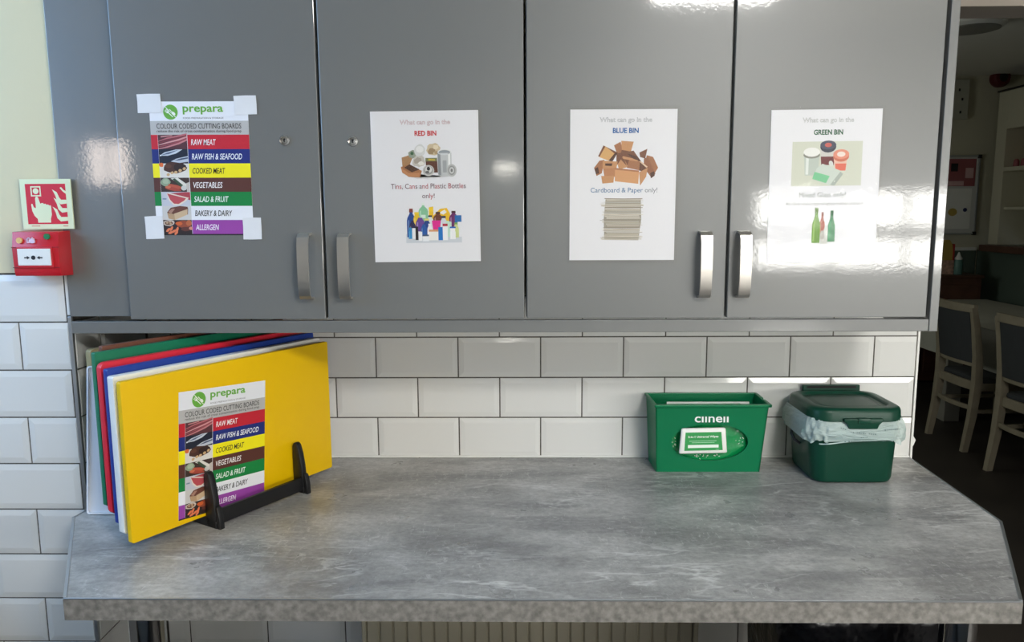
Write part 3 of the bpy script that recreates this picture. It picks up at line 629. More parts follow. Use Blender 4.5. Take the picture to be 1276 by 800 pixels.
bottle(P, q, .08, .60, .90, .07, (44, 142, 200), None, .6); PG(P, q, [(.11, .64), (.17, .64), (.17, .90), (.11, .90)], (242, 243, 246)); PG(P, q, [(.17, .60), (.22, .60), (.22, .93), (.17, .93)], (32, 28, 38)); PG(P, q, [(.23, .73), (.29, .73), (.29, .95), (.23, .95)], (244, 245, 248)); PG(P, q, [(.30, .80), (.41, .80), (.41, .96), (.30, .96)], (238, 241, 246)); PG(P, q, [(.30, .80), (.41, .80), (.41, .84), (.30, .84)], (70, 90, 120))
PG(P, q, [(.41, .70), (.58, .70), (.58, .94), (.41, .94)], (240, 238, 234)); PG(P, q, [(.41, .68), (.58, .68), (.58, .73), (.41, .73)], (214, 160, 110)); PG(P, q, [(.58, .62), (.66, .62), (.66, .94), (.58, .94)], (22, 116, 196)); PG(P, q, [(.66, .56), (.75, .56), (.75, .94), (.66, .94)], (244, 245, 247)); PG(P, q, [(.66, .54), (.75, .54), (.75, .60), (.66, .60)], (186, 42, 66)); bottle(P, q, .84, .62, .92, .10, (242, 244, 246), (22, 100, 190), .9)
P.build('printed_photo', rs)

bs, X, Y = recycling('white laminated sheet headed BLUE BIN on the third cupboard door', .1907, 1.5585, .2065, .2905, -.1, (.2155, .3015))
hollow('What can go in the', bs, X(.520), Y(.072), .101, .0120, (104, 116, 126))
lettering('BLUE BIN', 'title', bs, X(.520), Y(.138), .0500, .0100, (20, 98, 168), bold=.03)
lettering('Cardboard & Paper only!', 'caption', bs, X(.512), Y(.534), .130, .0120, colors=(lambda i, ch: 0 if i < 17 else 1, ((54, 112, 158), (112, 122, 132))))
P = Print(.0002); q = area_(X(.215), Y(.205), X(.830), Y(.500)); LT, MD, DK, VD = (198, 146, 100), (166, 112, 76), (122, 78, 54), (84, 52, 38)
PG(P, q, [(.32, .10), (.42, .02), (.46, .22), (.38, .32)], MD); PG(P, q, [(.43, .0), (.62, .02), (.58, .24), (.44, .20)], LT); PG(P, q, [(.44, .20), (.58, .24), (.52, .34), (.42, .30)], DK); PG(P, q, [(.36, .28), (.62, .22), (.76, .50), (.60, .62), (.36, .52)], DK)
PG(P, q, [(.08, .34), (.16, .10), (.38, .26), (.28, .46)], DK); PG(P, q, [(.10, .36), (.19, .12), (.33, .28), (.24, .44)], (216, 170, 110)); PG(P, q, [(.33, .28), (.38, .26), (.30, .46), (.24, .44)], VD)
PG(P, q, [(.02, .60), (.10, .44), (.18, .42), (.14, .72), (.06, .78)], MD); PG(P, q, [(.03, .62), (.08, .58), (.10, .72), (.05, .74)], VD); PG(P, q, [(.15, .44), (.38, .46), (.36, .64), (.15, .62)], LT); PG(P, q, [(.19, .50), (.30, .50), (.29, .56), (.19, .55)], VD); PG(P, q, [(.16, .62), (.35, .60), (.34, .80), (.18, .80)], (186, 130, 88)); PG(P, q, [(.13, .78), (.33, .78), (.32, .93), (.15, .95)], LT)
PG(P, q, [(.38, .52), (.46, .34), (.54, .58), (.40, .64)], LT); PG(P, q, [(.42, .40), (.47, .36), (.52, .56)], DK); PG(P, q, [(.52, .60), (.56, .40), (.72, .46), (.72, .66)], MD); PG(P, q, [(.46, .34), (.70, .42), (.68, .46), (.46, .40)], LT); PG(P, q, [(.52, .28), (.66, .34), (.74, .46), (.62, .40)], VD)
PG(P, q, [(.71, .26), (.83, .18), (.80, .40), (.72, .36)], DK); PG(P, q, [(.82, .32), (.92, .36), (1, .60), (.92, .80), (.80, .52)], MD); PG(P, q, [(.78, .40), (.84, .36), (.96, .74), (.90, .82), (.78, .60)], (150, 98, 66)); PG(P, q, [(.34, .60), (.71, .66), (.70, .96), (.34, .90)], (212, 158, 110)); PG(P, q, [(.34, .60), (.71, .66), (.71, .70), (.34, .64)], (176, 122, 84))
PG(P, q, [(.72, .48), (.84, .60), (.78, .70), (.71, .66)], (104, 66, 46)); PG(P, q, [(.71, .70), (.84, .60), (.82, .80), (.73, 1.0)], LT); PG(P, q, [(.71, .46), (.74, .46), (.84, .58), (.82, .60)], (226, 198, 168)); PG(P, q, [(.88, .72), (.94, .68), (.95, .78), (.89, .84)], VD)
P.build('printed_photo', bs)
P = Print(.0002); q = area_(X(.300), Y(.580), X(.705), Y(.868)); random.seed(5)   # stack of paper
PG(P, q, [(.10, .02), (.92, .02), (.94, .5), (.88, .99), (.08, .98), (.06, .5)], (160, 154, 142))
for k in range(46):
    v = .01 + k * .0213; a = .06 + .08 * math.sin(k * .7) * .6 + random.uniform(-.05, .05); b = .93 + random.uniform(-.06, .06); tl = random.uniform(-.012, .012); t_ = random.uniform(.006, .019)
    c = random.choice([(224, 220, 208), (206, 200, 186), (236, 234, 228), (184, 176, 160), (214, 206, 190), (150, 142, 130), (196, 192, 186)])
    PG(P, q, [(a, v), (.5, v + tl), (b, v + tl * .5), (b, v + tl * .5 + t_), (.5, v + tl + t_), (a, v + t_)], c)
P.build('printed_photo', bs)

gs, X, Y = recycling('white laminated sheet headed GREEN BIN on the fourth cupboard door, shining', .5811, 1.5535, .2120, .2945, .4, (.2190, .3030))
hollow('What can go in the', gs, X(.515), Y(.072), .098, .0118, (128, 138, 132))
lettering('GREEN BIN', 'title', gs, X(.520), Y(.146), .0560, .0100, (20, 92, 58), bold=.03)
lettering('Mixed Glass only!', 'caption', gs, X(.490), Y(.555), .090, .0125, (126, 136, 132))
lettering('All clear and coloured glass bottles and jars', 'small_caption', gs, X(.510), Y(.611), .1500, .0080, (120, 126, 124))
P = Print(.0002); q = area_(X(.200), Y(.205), X(.835), Y(.492))
PG(P, q, [(0, 0), (1, 0), (1, 1), (0, 1)], (208, 212, 198))
PG(P, q, [(.17, .30), (.39, .30), (.38, .76), (.19, .76)], (190, 200, 192)); PG(P, q, [(.20, .36), (.24, .36), (.24, .74), (.20, .74)], (228, 234, 230)); BL(P, q, .28, .24, .12, .11, (232, 232, 228)); BL(P, q, .28, .30, .12, .08, (138, 140, 130)); BL(P, q, .28, .24, .115, .10, (236, 237, 234))
PG(P, q, [(.40, .18), (.62, .18), (.61, .52), (.42, .52)], (206, 204, 200)); PG(P, q, [(.41, .34), (.61, .34), (.60, .53), (.42, .53)], (110, 42, 44)); BL(P, q, .51, .12, .115, .13, (50, 52, 70)); BL(P, q, .51, .08, .115, .10, (70, 74, 94)); BL(P, q, .51, .08, .05, .05, (196, 92, 84))
PG(P, q, [(.59, .34), (.79, .34), (.77, .64), (.62, .64)], (230, 190, 170)); PG(P, q, [(.62, .50), (.78, .50), (.77, .66), (.63, .66)], (222, 112, 90)); BL(P, q, .70, .34, .115, .12, (206, 116, 92)); BL(P, q, .70, .29, .115, .11, (226, 146, 122)); BL(P, q, .70, .29, .06, .06, (238, 222, 214))
PG(P, q, [(.36, .60), (.44, .50), (.70, .66), (.66, .78), (.56, 1.0), (.30, .84)], (204, 214, 206)); PG(P, q, [(.33, .68), (.55, .78), (.50, .94), (.30, .84)], (122, 198, 150)); PG(P, q, [(.56, .98), (.70, .68), (.74, .74), (.62, 1.0)], (170, 180, 172)); BL(P, q, .56, .50, .03, .07, (214, 218, 214), 20)
P.build('printed_photo', gs)
P = Print(.0002); q = area_(X(.385), Y(.632), X(.655), Y(.880))
def wine(u, v0, v1, wd, c, lo):
    h = v1 - v0; a, b = u - wd / 2, u + wd / 2; n_ = wd * .19
    PG(P, q, [(a, v1), (a, v0 + h * .46), (u - wd * .36, v0 + h * .36), (u - n_, v0 + h * .24), (u - n_, v0), (u + n_, v0), (u + n_, v0 + h * .24), (u + wd * .36, v0 + h * .36), (b, v0 + h * .46), (b, v1)], c)
    PG(P, q, [(a + wd * .15, v1 - .05), (a + wd * .15, v0 + h * .48), (u - n_ * .5, v0 + h * .3), (u - n_ * .3, v0 + h * .3), (a + wd * .32, v0 + h * .5), (a + wd * .32, v1 - .05)], lo)
    PG(P, q, [(u - n_ * 1.1, v0 + h * .14), (u - n_ * 1.1, v0 - .01), (u + n_ * 1.1, v0 - .01), (u + n_ * 1.1, v0 + h * .14)], tuple(int(x * .8) for x in c))
wine(.42, .14, .80, .20, (170, 96, 76), (206, 150, 130)); wine(.22, .02, .95, .28, (104, 152, 50), (150, 190, 96)); wine(.74, .10, .92, .25, (34, 128, 74), (92, 176, 126))
PG(P, q, [(.36, .70), (.62, .52), (.62, .98), (.38, .98)], (206, 208, 202)); BL(P, q, .44, .74, .09, .12, (184, 182, 174), 0, .1); BL(P, q, .56, .64, .07, .16, (220, 222, 218), 0, .05)
P.build('printed_photo', gs)

# ------------------------------------------------------------------ chopping boards in their rack
BA = 58.79; BU = Vector((math.cos(R(BA)), math.sin(R(BA)), 0)); BN = Vector((math.sin(R(BA)), -math.cos(R(BA)), 0))
B0 = Vector((-.7099, 1.3210, 0)); ST = .028; ZS = .0102
def board(label, m, perp, along, z0, L_, H_, th, r=.006, rb=.0015, group='colour coded chopping boards'):
    p = B0 + BN * perp + BU * along
    o = T('chopping_board', mw=Matrix.Translation((p.x, p.y, z0)) @ Matrix.Rotation(R(BA), 4, 'Z'), label=label, cat='chopping board', group=group)
    MB().prism(rrect(0, L_, 0, H_, r, 5), 'y', 0, th, rb, 2).build('slab', m, o, smooth=40)
    return o
def slab_board(label, m, perp, along, z0, L_, H_, th, r=.006):
    p = B0 + BN * perp + BU * along
    o = MB().prism(rrect(0, L_, 0, H_, r, 5), 'y', 0, th, .0016, 2).build('chopping_board', m, smooth=40)
    o.matrix_world = Matrix.Translation((p.x, p.y, z0)) @ Matrix.Rotation(R(BA), 4, 'Z')
    return tag(o, label, 'chopping board', 'colour coded chopping boards')
slab_board('yellow chopping board at the front of the black rack', YELLOW, 0, 0, .920, .4965, .2975, .012, .004)
slab_board('thick white chopping board just behind the yellow one', BOARDW, -ST, .004, .920 + ZS, .4965, .2930, .018, .004)
slab_board('blue chopping board between the white board and the red board', BOARDB, -2 * ST, .011, .920 + 2 * ZS, .4965, .2925, .013, .004)
slab_board('red chopping board with a rounded corner between blue and green boards', BOARDR, -3 * ST, .015, .920 + 3 * ZS, .4965, .2900, .014, .012)
slab_board('green chopping board behind the red one', BOARDG, -4 * ST, .022, .920 + 4 * ZS, .4700, .2950, .012, .003)
slab_board('brown chopping board at the back of the rack', BOARDN, -5 * ST, .053, .920 + 5 * ZS, .4400, .2900, .012, .003)
bo = MB().prism(rrect(0, .345, 0, .331, .008, 4), 'y', 0, .018, .004, 3).build('chopping_board', BEIGE, smooth=40)
bo.matrix_world = Matrix.Translation((-.901, 1.570, CT)) @ Matrix.Rotation(R(BA), 4, 'Z')
tag(bo, 'beige chopping board standing in the corner behind the white tray', 'chopping board', 'colour coded chopping boards')

rk = T('board_rack', mw=Matrix.Translation((B0.x, B0.y, CT)) @ Matrix.Rotation(R(BA), 4, 'Z'), label='black plastic rack holding the row of coloured chopping boards', cat='rack')
def fin(yc, xc, zb, h=.092, first=False):
    """upright fin: flat at the board side, curved outside; local y grows backwards"""
    pts = [(yc + .004, zb), (yc + .004, zb + h - .008), (yc + .000, zb + h - .001), (yc - .006, zb + h), (yc - .0115, zb + h - .005), (yc - .0175, zb + h * .80), (yc - .0225, zb + h * .55), (yc - .0255, zb + h * .25), (yc - .0260, zb)] if first else \
          [(yc + .0036, zb), (yc + .003, zb + h - .006), (yc, zb + h), (yc - .003, zb + h - .006), (yc - .0036, zb)]
    return MB().prism(pts, 'x', xc - .007, xc + .007, .0025, 2)
for xc in (.158, .383):
    # sloping rail with one step per board
    pr = [(-.034, 0), (-.034, .014)]
    for k in range(6): pr += [(k * ST - .006, .0198 + k * ZS), (k * ST + .0205, .0198 + k * ZS)]
    pr += [(5 * ST + .034, .075), (5 * ST + .034, 0)]
    MB().prism(pr, 'x', xc - .007, xc + .007, .0015, 1).build('rail', BLACKP, rk)
    fin(-.0068, xc, 0, .112, True).build('front_post', BLACKP, rk, smooth=40)
    # second, outer blade of the front post, with a slot between
    MB().prism([(-.0340, 0), (-.0340, .034), (-.0345, .046), (-.0385, .040), (-.0425, .022), (-.0440, 0)], 'x', xc - .006, xc + .006, .002, 2).build('front_blade', BLACKP, rk, smooth=40)
    for k, fy_ in enumerate((.0200, .0510, .0765, .1050, .1320), 1): fin(fy_, xc, .016 + (k - 1) * ZS, .07).build('fin', BLACKP, rk, smooth=40)
MB().box(.163, .378, -.0300, -.0215, .006, .036, .0015).build('crossbar', BLACKP, rk)
MB().box(.163, .378, .150, .158, .004, .03, .0015).build('crossbar', BLACKP, rk)

cd = T('board_label_card', mw=Matrix.Translation(B0 + Vector((0, 0, .920)) + BU * .2040 + BN * .0008 + Vector((0, 0, .1262))) @ Matrix.Rotation(R(BA), 4, 'Z') @ FRONT @ Matrix.Rotation(R(-4.3), 4, 'Z'),
       label='colour coded cutting boards card on the face of the yellow chopping board', cat='label card')
prepara(cd, .2030, .2470)

# white tray leaning in the left corner
tr = T('white_tray', mw=Matrix.Translation((-.8985, 1.5045, CT + .0016)) @ Matrix.Rotation(R(-8.4), 4, 'X'), label='shallow white plastic tray leaning upright in the left corner behind the boards', cat='tray')
tp = MB(); tp.prism(rrect(0, .088, 0, .303, .006, 4), 'y', .004, .010, .001, 1); tp.build('base', TRAYW, tr)
rm = MB(); o_, i_ = rrect(0, .088, 0, .303, .006, 4), rrect(.0035, .0845, .0035, .2995, .004, 4)
rm.loft([[(x, .000, z) for x, z in o_], [(x, .012, z) for x, z in o_], [(x, .012, z) for x, z in i_], [(x, .000, z) for x, z in i_], [(x, .000, z) for x, z in o_]], False, False); rm.build('rim', TRAYW, tr)

# ------------------------------------------------------------------ wipes dispenser box
wb = T('wipes_dispenser', (.428, 1.81, CT), 'bright green open-topped wipes dispenser box with an oval front opening', 'dispenser'); winv = Matrix.Translation((-.428, -1.81, -CT))
zt = 1.066; FB, FT, BB, BT = 1.7704, 1.7560, 1.8600, 1.8700           # front/back plane y at bottom and top
def fy(z): return FB + (FT - FB) * (z - CT) / (zt - CT)
def xl(z, back=0): return (.3065 + (.2995 - .3065) * (z - CT) / (zt - CT)) - .004 * back
def xr(z, back=0): return (.5485 + (.5600 - .5485) * (z - CT) / (zt - CT)) + .002 * back
s = MB(); ocx, ocz, orx, orz = .4285, .9735, .0895, .0455
angs = sorted([2 * math.pi * k / 56 for k in range(56)] + [math.atan2(zz - ocz, xx - ocx) % (2 * math.pi) for zz in (CT, zt) for xx in (xl(zz), xr(zz))])
outer, inner, deep = [], [], []
for a_ in angs:
    dx, dz = math.cos(a_), math.sin(a_); best = 9
    for zz in (CT, zt):
        if abs(dz) > 1e-9:
            t_ = (zz - ocz) / dz
            if t_ > 0 and xl(zz) - 1e-6 <= ocx + t_ * dx <= xr(zz) + 1e-6: best = min(best, t_)
    for fn in (xl, xr):
        k0 = fn(ocz); k1 = (fn(zt) - fn(CT)) / (zt - CT); den = dx - k1 * dz
        if abs(den) > 1e-9:
            t_ = (k0 - ocx) / den
            if t_ > 0 and CT - 1e-6 <= ocz + t_ * dz <= zt + 1e-6: best = min(best, t_)
    px, pz = ocx + best * dx, ocz + best * dz; outer.append((px, fy(pz), pz))
    ex, ez = ocx + orx * dx, ocz + orz * dz
    rr = 1 / math.sqrt((dx / orx) ** 2 + (dz / orz) ** 2); ex, ez = ocx + rr * dx, ocz + rr * dz
    inner.append((ex, fy(ez), ez)); deep.append((ex, fy(ez) + .004, ez))
s.loft([outer, inner, deep], False, False)
def wallq(a, b, c, d, th):      # solid slab wall from a quad and an inward vector
    t_ = bmesh.new(); V = [t_.verts.new(p) for p in (a, b, c, d)] + [t_.verts.new(Vector(p) + Vector(th)) for p in (a, b, c, d)]
    for f in ((0, 1, 2, 3), (7, 6, 5, 4), (0, 4, 5, 1), (1, 5, 6, 2), (2, 6, 7, 3), (3, 7, 4, 0)): t_.faces.new([V[i] for i in f])
    bmesh.ops.recalc_face_normals(t_, faces=t_.faces[:]); s.add(t_)
bm_ = bmesh.new(); n_ = len(outer)
V1 = [bm_.verts.new(Vector(p) + Vector((0, .003, 0))) for p in outer]; V2 = [bm_.verts.new(p) for p in deep]
for i in range(n_): bm_.faces.new((V1[i], V1[(i + 1) % n_], V2[(i + 1) % n_], V2[i]))
s.add(bm_)
wallq((xl(CT), FB, CT), (xl(CT, 1), BB, CT), (xl(zt, 1), BT, zt), (xl(zt), FT, zt), (.003, 0, 0)); wallq((xr(CT), FB, CT), (xr(CT, 1), BB, CT), (xr(zt, 1), BT, zt), (xr(zt), FT, zt), (-.003, 0, 0))
wallq((xl(CT, 1), BB, CT), (xr(CT, 1), BB, CT), (xr(zt, 1), BT, zt), (xl(zt, 1), BT, zt), (0, -.003, 0)); wallq((xl(CT), FB, CT), (xr(CT), FB, CT), (xr(CT, 1), BB, CT), (xl(CT, 1), BB, CT), (0, 0, .003))
s.build('shell', WIPEG, wb).matrix_parent_inverse = winv
r_ = MB(); o1 = (xl(zt) - .004, xr(zt) + .008, FT - .006); zz = zt
r_.box(xl(zt) - .003, xr(zt) + .006, FT - .005, FT + .003, zt - .006, zt + .001, .0018)
r_.prism([(xl(zt) - .003, FT - .005), (xl(zt) + .003, FT - .005), (xl(zt, 1) + .003, BT), (xl(zt, 1) - .004, BT)], 'z', zt - .004, zt + .001, .0015)
r_.prism([(xr(zt) - .003, FT - .005), (xr(zt) + .006, FT - .005), (xr(zt, .5) + .005, FT + .048), (xr(zt, .5) - .003, FT + .048)], 'z', zt - .005, zt + .001, .0015)
r_.prism([(xr(zt, .5) - .003, FT + .062), (xr(zt, .5) + .005, FT + .062), (xr(zt, 1) + .004, BT), (xr(zt, 1) - .003, BT)], 'z', zt - .005, zt + .001, .0015)
r_.box(xl(zt, 1) - .004, xr(zt, 1) + .004, BT - .004, BT + .002, zt - .004, zt + .001, .0015)
r_.build('rim', WIPEG, wb).matrix_parent_inverse = winv
FA = math.atan2(FB - FT, zt - CT)
fm = Matrix.Translation((.430, fy(1.0335) - .0004, 1.0335)) @ Matrix.Rotation(-FA, 4, 'X') @ FRONT
lt = lettering('clinell', 'brand_lettering', wb, 0, 0, .078, .0205, (236, 240, 238), bold=.014, z=.0002); lt.matrix_parent_inverse = winv @ fm
lt = lettering('TM', 'trade_mark', wb, .0425, .0095, .0035, .002, (200, 225, 212), z=.0002); lt.matrix_parent_inverse = winv @ fm

# soft pack of wipes inside, with its flip-top lid standing out of the oval
pk = T('wipes_pack', (.425, 1.80, CT + .003), 'soft green pack of wipes with a white flip-top lid inside the green dispenser', 'wipes'); pinv = Matrix.Translation((-.425, -1.80, -CT - .003))
pr_ = []
for y_, ins in ((1.7775, .020), (1.7795, .008), (1.800, .001), (1.825, .001), (1.848, .010), (1.852, .022)):
    pr_.append([(x + random.uniform(-.0015, .0015), y_ + random.uniform(-.001, .001), z + random.uniform(-.001, .001)) for x, z in rrect(.318 + ins, .535 - ins, CT + .0055 + ins, 1.056 - ins * .6, .028, 5)])
MB().loft(pr_).build('pouch', PACKG, pk, smooth=60).matrix_parent_inverse = pinv
MB().box(.335, .530, 1.808, 1.813, 1.050, 1.0590, .001).build('seal_fin', WHITEP, pk).matrix_parent_inverse = pinv
lm = Matrix.Translation((.4110, 1.7545, .9790)) @ Matrix.Rotation(R(6), 4, 'Z') @ Matrix.Rotation(R(-4), 4, 'X') @ FRONT @ Matrix.Rotation(R(-.6), 4, 'Z')
def plid(mb, name, m, z=None, par=pk):
    o = mb.build(name, m, par, smooth=40); o.matrix_parent_inverse = pinv @ lm; return o
lid = plid(MB().prism([(-.0560, -.0290), (.0590, -.0290), (.0540, .0310), (-.0510, .0310)], 'z', -.0085, 0, .0040, 3).box(-.032, .040, -.018, .019, -.024, -.008), 'lid', WHITEP)
lab = Print(.0003); lab.poly([(-.0445, -.0215), (.0470, -.0215), (.0430, .0215), (-.0420, .0215)], (18, 146, 66)); lab.rect(-.0360, -.0150, .0370, -.0080, (230, 240, 232)); lab.rect(-.0330, .0005, .0320, .0014, (190, 228, 200)); lab.rect(-.0270, -.0032, .0270, -.0024, (190, 228, 200)); lab.rect(.030, -.0195, .038, -.0188, (190, 228, 200))
o = lab.build('lid_label', pk); o.matrix_parent_inverse = pinv @ lm
o = lettering('2-in-1 Universal Wipes', 'lid_lettering', pk, 0, .0105, .072, .0062, (240, 246, 242), bold=.02, z=.0008); o.matrix_parent_inverse = pinv @ lm
for grp in (((.3475, .9700, .006, .011),), ((.5000, .9760, .010, .013),), ((.4000, .9375, .006, .005), (.4180, .9360, .010, .006), (.4480, .9385, .008, .003))):
    sm = Print(.0)
    for cx_, cz_, sx_, sz_ in grp:
        for k in range(8): sm.blob((cx_ - .425) + random.uniform(-sx_, sx_), (cz_ - .97) + random.uniform(-sz_, sz_), random.uniform(.0008, .0024), random.uniform(.0004, .0009), (206, 230, 214), random.uniform(0, 180), 8)
    o = sm.build('pouch_print', pk); o.matrix_parent_inverse = pinv @ Matrix.Translation((.425, 1.7755, .97)) @ FRONT

# ------------------------------------------------------------------ food waste caddy
fc = T('food_waste_caddy', (.735, 1.775, CT), 'dark green lidded food waste caddy with a pale liner bag hanging over its rim', 'caddy'); finv = Matrix.Translation((-.735, -1.775, -CT))
def sec(z, x0, x1, y0, y1, r): return [(x, y, z) for x, y in rrect(x0, x1, y0, y1, r, 8)]
MB().loft([sec(CT, .655, .818, 1.700, 1.850, .026), sec(CT + .004, .648, .826, 1.692, 1.856, .030), sec(CT + .012, .645, .829, 1.689, 1.858, .032), sec(1.0, .638, .833, 1.684, 1.862, .036), sec(1.048, .634, .836, 1.682, 1.864, .038)]).build('body', CADDYG, fc, smooth=40).matrix_parent_inverse = finv
N = 96; rings = []; random.seed(21)
base = rrect(0, 1, 0, 1, .2, 23)
for iz in range(13):
    f_ = iz / 12; z = 1.052 - .052 * f_; out = .004 + .0085 * math.sin(min(1, f_ * 1.25) * math.pi * .62) - (.004 * max(0, f_ - .7) / .3)
    ring = []
    for k in range(len(base)):
        u, v = base[k]; a_ = 2 * math.pi * k / len(base)
        wob = .0022 * math.sin(9 * a_ + 4 * f_) + .0016 * math.sin(17 * a_ - 7 * f_ + 1) + .0012 * math.sin(31 * a_ + 9 * f_)
        zz = z + f_ * (.0035 * math.sin(3 * a_ + .6) + .0025 * math.sin(8 * a_) + .0015 * math.sin(19 * a_))
        ox, oy = (u - .5) * 2, (v - .5) * 2; oo = out + wob * (.3 + f_)
        ring.append((.735 + ox * (.1015 + oo), 1.773 + oy * (.0905 + min(oo, .013)), zz))
    rings.append(ring)
bag = MB().loft(rings, False, False).build('liner_bag', BAG, fc, smooth=70); bag.matrix_parent_inverse = finv
fold = MB()
for z_, tl, ph in ((1.004, .010, 0), (1.018, -.012, 1.4), (1.030, .014, 2.2), (1.012, -.006, 3.1)):
    pts = []
    for k in range(24):
        t_ = k / 23; x = .652 + .172 * t_; pts.append((x, 1.6735 - .0025 * math.sin(math.pi * t_) + .012 * (abs(t_ - .5) * 2) ** 8, z_ + tl * (t_ - .5) * 2 + .0025 * math.sin(5 * t_ + ph)))
    fold.tube(pts, .0015, 6)
fold.build('liner_fold', BAG, fc, smooth=60).matrix_parent_inverse = finv
mk = MB(); random.seed(9)
for x_a, z_a, x_b, z_b in ((.690, 1.036, .704, 1.031), (.712, 1.026, .770, 1.021), (.735, 1.014, .752, 1.016), (.786, 1.031, .822, 1.034), (.700, 1.005, .800, 1.006)):
    nn = int(math.hypot(x_b - x_a, z_b - z_a) / .0042)
    for k in range(nn):
        t_ = k / nn
        if random.random() < .22: continue
        x, z = x_a + (x_b - x_a) * t_, z_a + (z_b - z_a) * t_; h_ = random.uniform(.0012, .0024)
        mk.box(x, x + random.uniform(.0014, .003), 1.6664, 1.6670, z - h_ / 2, z + h_ / 2)
mk.build('liner_print', ink((70, 96, 92)), fc).matrix_parent_inverse = finv
# lid: domed rim, sunk centre panel, front latch and rear hinge
def lsec(z, ins, r=.045): return sec(z, .630 + ins, .840 - ins, 1.674 + ins, 1.866 - ins, r - ins * .5)
ld = MB().loft([lsec(1.049, .003), lsec(1.0475, 0), lsec(1.0665, .001), lsec(1.0722, .0028), lsec(1.0752, .0065), lsec(1.0765, .012), lsec(1.0768, .021), lsec(1.0758, .0235), lsec(1.0712, .0262), lsec(1.0700, .031), lsec(1.0700, .036), lsec(1.0718, .039), lsec(1.0722, .046)]).build('lid', CADDYG, fc, smooth=40); ld.matrix_parent_inverse = finv
lt_ = [(.697, 1.056), (.783, 1.056), (.783, 1.051), (.774, 1.0415), (.771, 1.033), (.709, 1.033), (.706, 1.0415), (.697, 1.051)]
MB().prism(lt_, 'y', 1.667, 1.678, .002, 2).build('latch', CADDYG, ld, smooth=40)
MB().prism(rrect(.7265, .7535, 1.045, 1.0575, .004, 4), 'y', 1.6642, 1.668, .0012, 2).build('latch_button', CADDYG, ld, smooth=40)
hg = MB().box(.674, .812, 1.862, 1.8705, 1.066, 1.0875, .002); hg.build('hinge_bar', CADDYG, ld)
MB().box(.684, .802, 1.8612, 1.863, 1.0800, 1.0855).build('hinge_slot', BLACK, ld)
MB().tube([(.6405, 1.80, 1.018), (.630, 1.795, 1.008), (.6245, 1.785, .990), (.6280, 1.775, .978), (.640, 1.768, .970)], .0035, 8).build('carry_handle', BLACKP, fc, smooth=60).matrix_parent_inverse = finv
MB().tube([(.716, 1.6881, .947), (.724, 1.6881, .948), (.724, 1.6881, .942)], .0004, 4).tube([(.728, 1.6881, .940), (.734, 1.6881, .941)], .0004, 4).build('scuff', mat('pale_green_scuff', (60, 130, 100), .6), fc).matrix_parent_inverse = finv

# ------------------------------------------------------------------ dining room seen through the opening
def chair(loc, rz, label):
    t = T('dining_chair', mw=Matrix.Translation(loc) @ Matrix.Rotation(R(rz), 4, 'Z'), label=label, cat='chair', group='dining chairs along the table')
    for s_ in (-1, 1):
        x = s_ * .2
        # rear leg rising into the back post, raked at foot and head
        ring = []
        for z, y, hw, hd in ((0, -.255, .016, .018), (.22, -.222, .019, .021), (.44, -.205, .021, .024), (.60, -.212, .020, .022), (.80, -.240, .018, .019), (.905, -.262, .016, .016)):
            ring.append([(x - hw, y - hd, z), (x + hw, y - hd, z), (x + hw, y + hd, z), (x - hw, y + hd, z)])
        MB().loft(ring).build('rear_leg', CHAIRW, t)
        MB().loft([[(x - h_, .20 - h_, z), (x + h_, .20 - h_, z), (x + h_, .20 + h_, z), (x - h_, .20 + h_, z)] for z, h_ in ((0, .015), (.40, .020))]).build('front_leg', CHAIRW, t)
        MB().box(x - .012, x + .012, -.19, .19, .385, .435, .003).build('side_rail', CHAIRW, t)
        MB().box(x - .010, x + .010, -.205, .19, .245, .268, .003).build('side_stretcher', CHAIRW, t)
    def bowed(z0, z1, y0, th, dep, half=.2):
        P0, P1 = [], []
        for k in range(13):
            u = -half + 2 * half * k / 12; yb = y0 - dep * (1 - (u / half) ** 2)
            P0.append((u, yb)); P1.append((u, yb + th))
        return MB().prism(P0 + P1[::-1], 'z', z0, z1, .003, 1)
    bowed(.875, .925, -.270, .030, .030, .216).build('top_rail', CHAIRW, t)
    bowed(.535, .560, -.222, .020, .025, .185).build('lower_rail', CHAIRW, t)
    bowed(.385, .440, -.215, .020, .012, .19).build('rear_rail', CHAIRW, t)
    bowed(.262, .290, -.225, .020, .028, .185).build('rear_stretcher', CHAIRW, t)
    # upholstered back panel between posts, following the rake
    P0 = []; nb = 9
    for z, y in ((.560, -.224), (.72, -.245), (.875, -.268)):
        fr_ = [(-.18 + .36 * k / nb, y - .026 * (1 - ((-.18 + .36 * k / nb) / .2) ** 2), z) for k in range(nb + 1)]
        P0.append(fr_ + [(p_[0], p_[1] + .026, p_[2]) for p_ in fr_[::-1]])
    MB().loft(P0).build('backrest', UPHOL, t)
    MB().loft([[(x_, y_, z) for x_, y_ in rrect(-.215 + i_, .215 - i_, -.195 + i_, .225 - i_, .04)] for z, i_ in ((.435, .004), (.445, 0), (.462, .004), (.468, .02))]).build('seat', UPHOL, t, smooth=40)
    return t
chair((2.985, 4.962, 0), -88, 'dark-backed pale wood dining chair nearest the tiled wall end')
chair((2.960, 4.235, 0), -82, 'dark-backed pale wood dining chair nearer the camera, cut by the right edge')
tb = T('dining_table', (3.42, 5.3, 0), 'long pale dining table with a hanging cloth behind the two chairs', 'table'); tinv = Matrix.Translation((-3.42, -5.3, 0))
MB().box(3.02, 3.84, 4.02, 6.58, .70, .734, .004).build('table_top', CHAIRW, tb).matrix_parent_inverse = tinv
for x, y in ((3.032, 5.50), (3.72, 5.50), (3.32, 4.10), (3.72, 4.10)): MB().box(x - .055, x + .055, y - .055, y + .055, 0, .70, .004).build('leg', mat('grey_table_leg', (128, 126, 118), .6), tb).matrix_parent_inverse = tinv
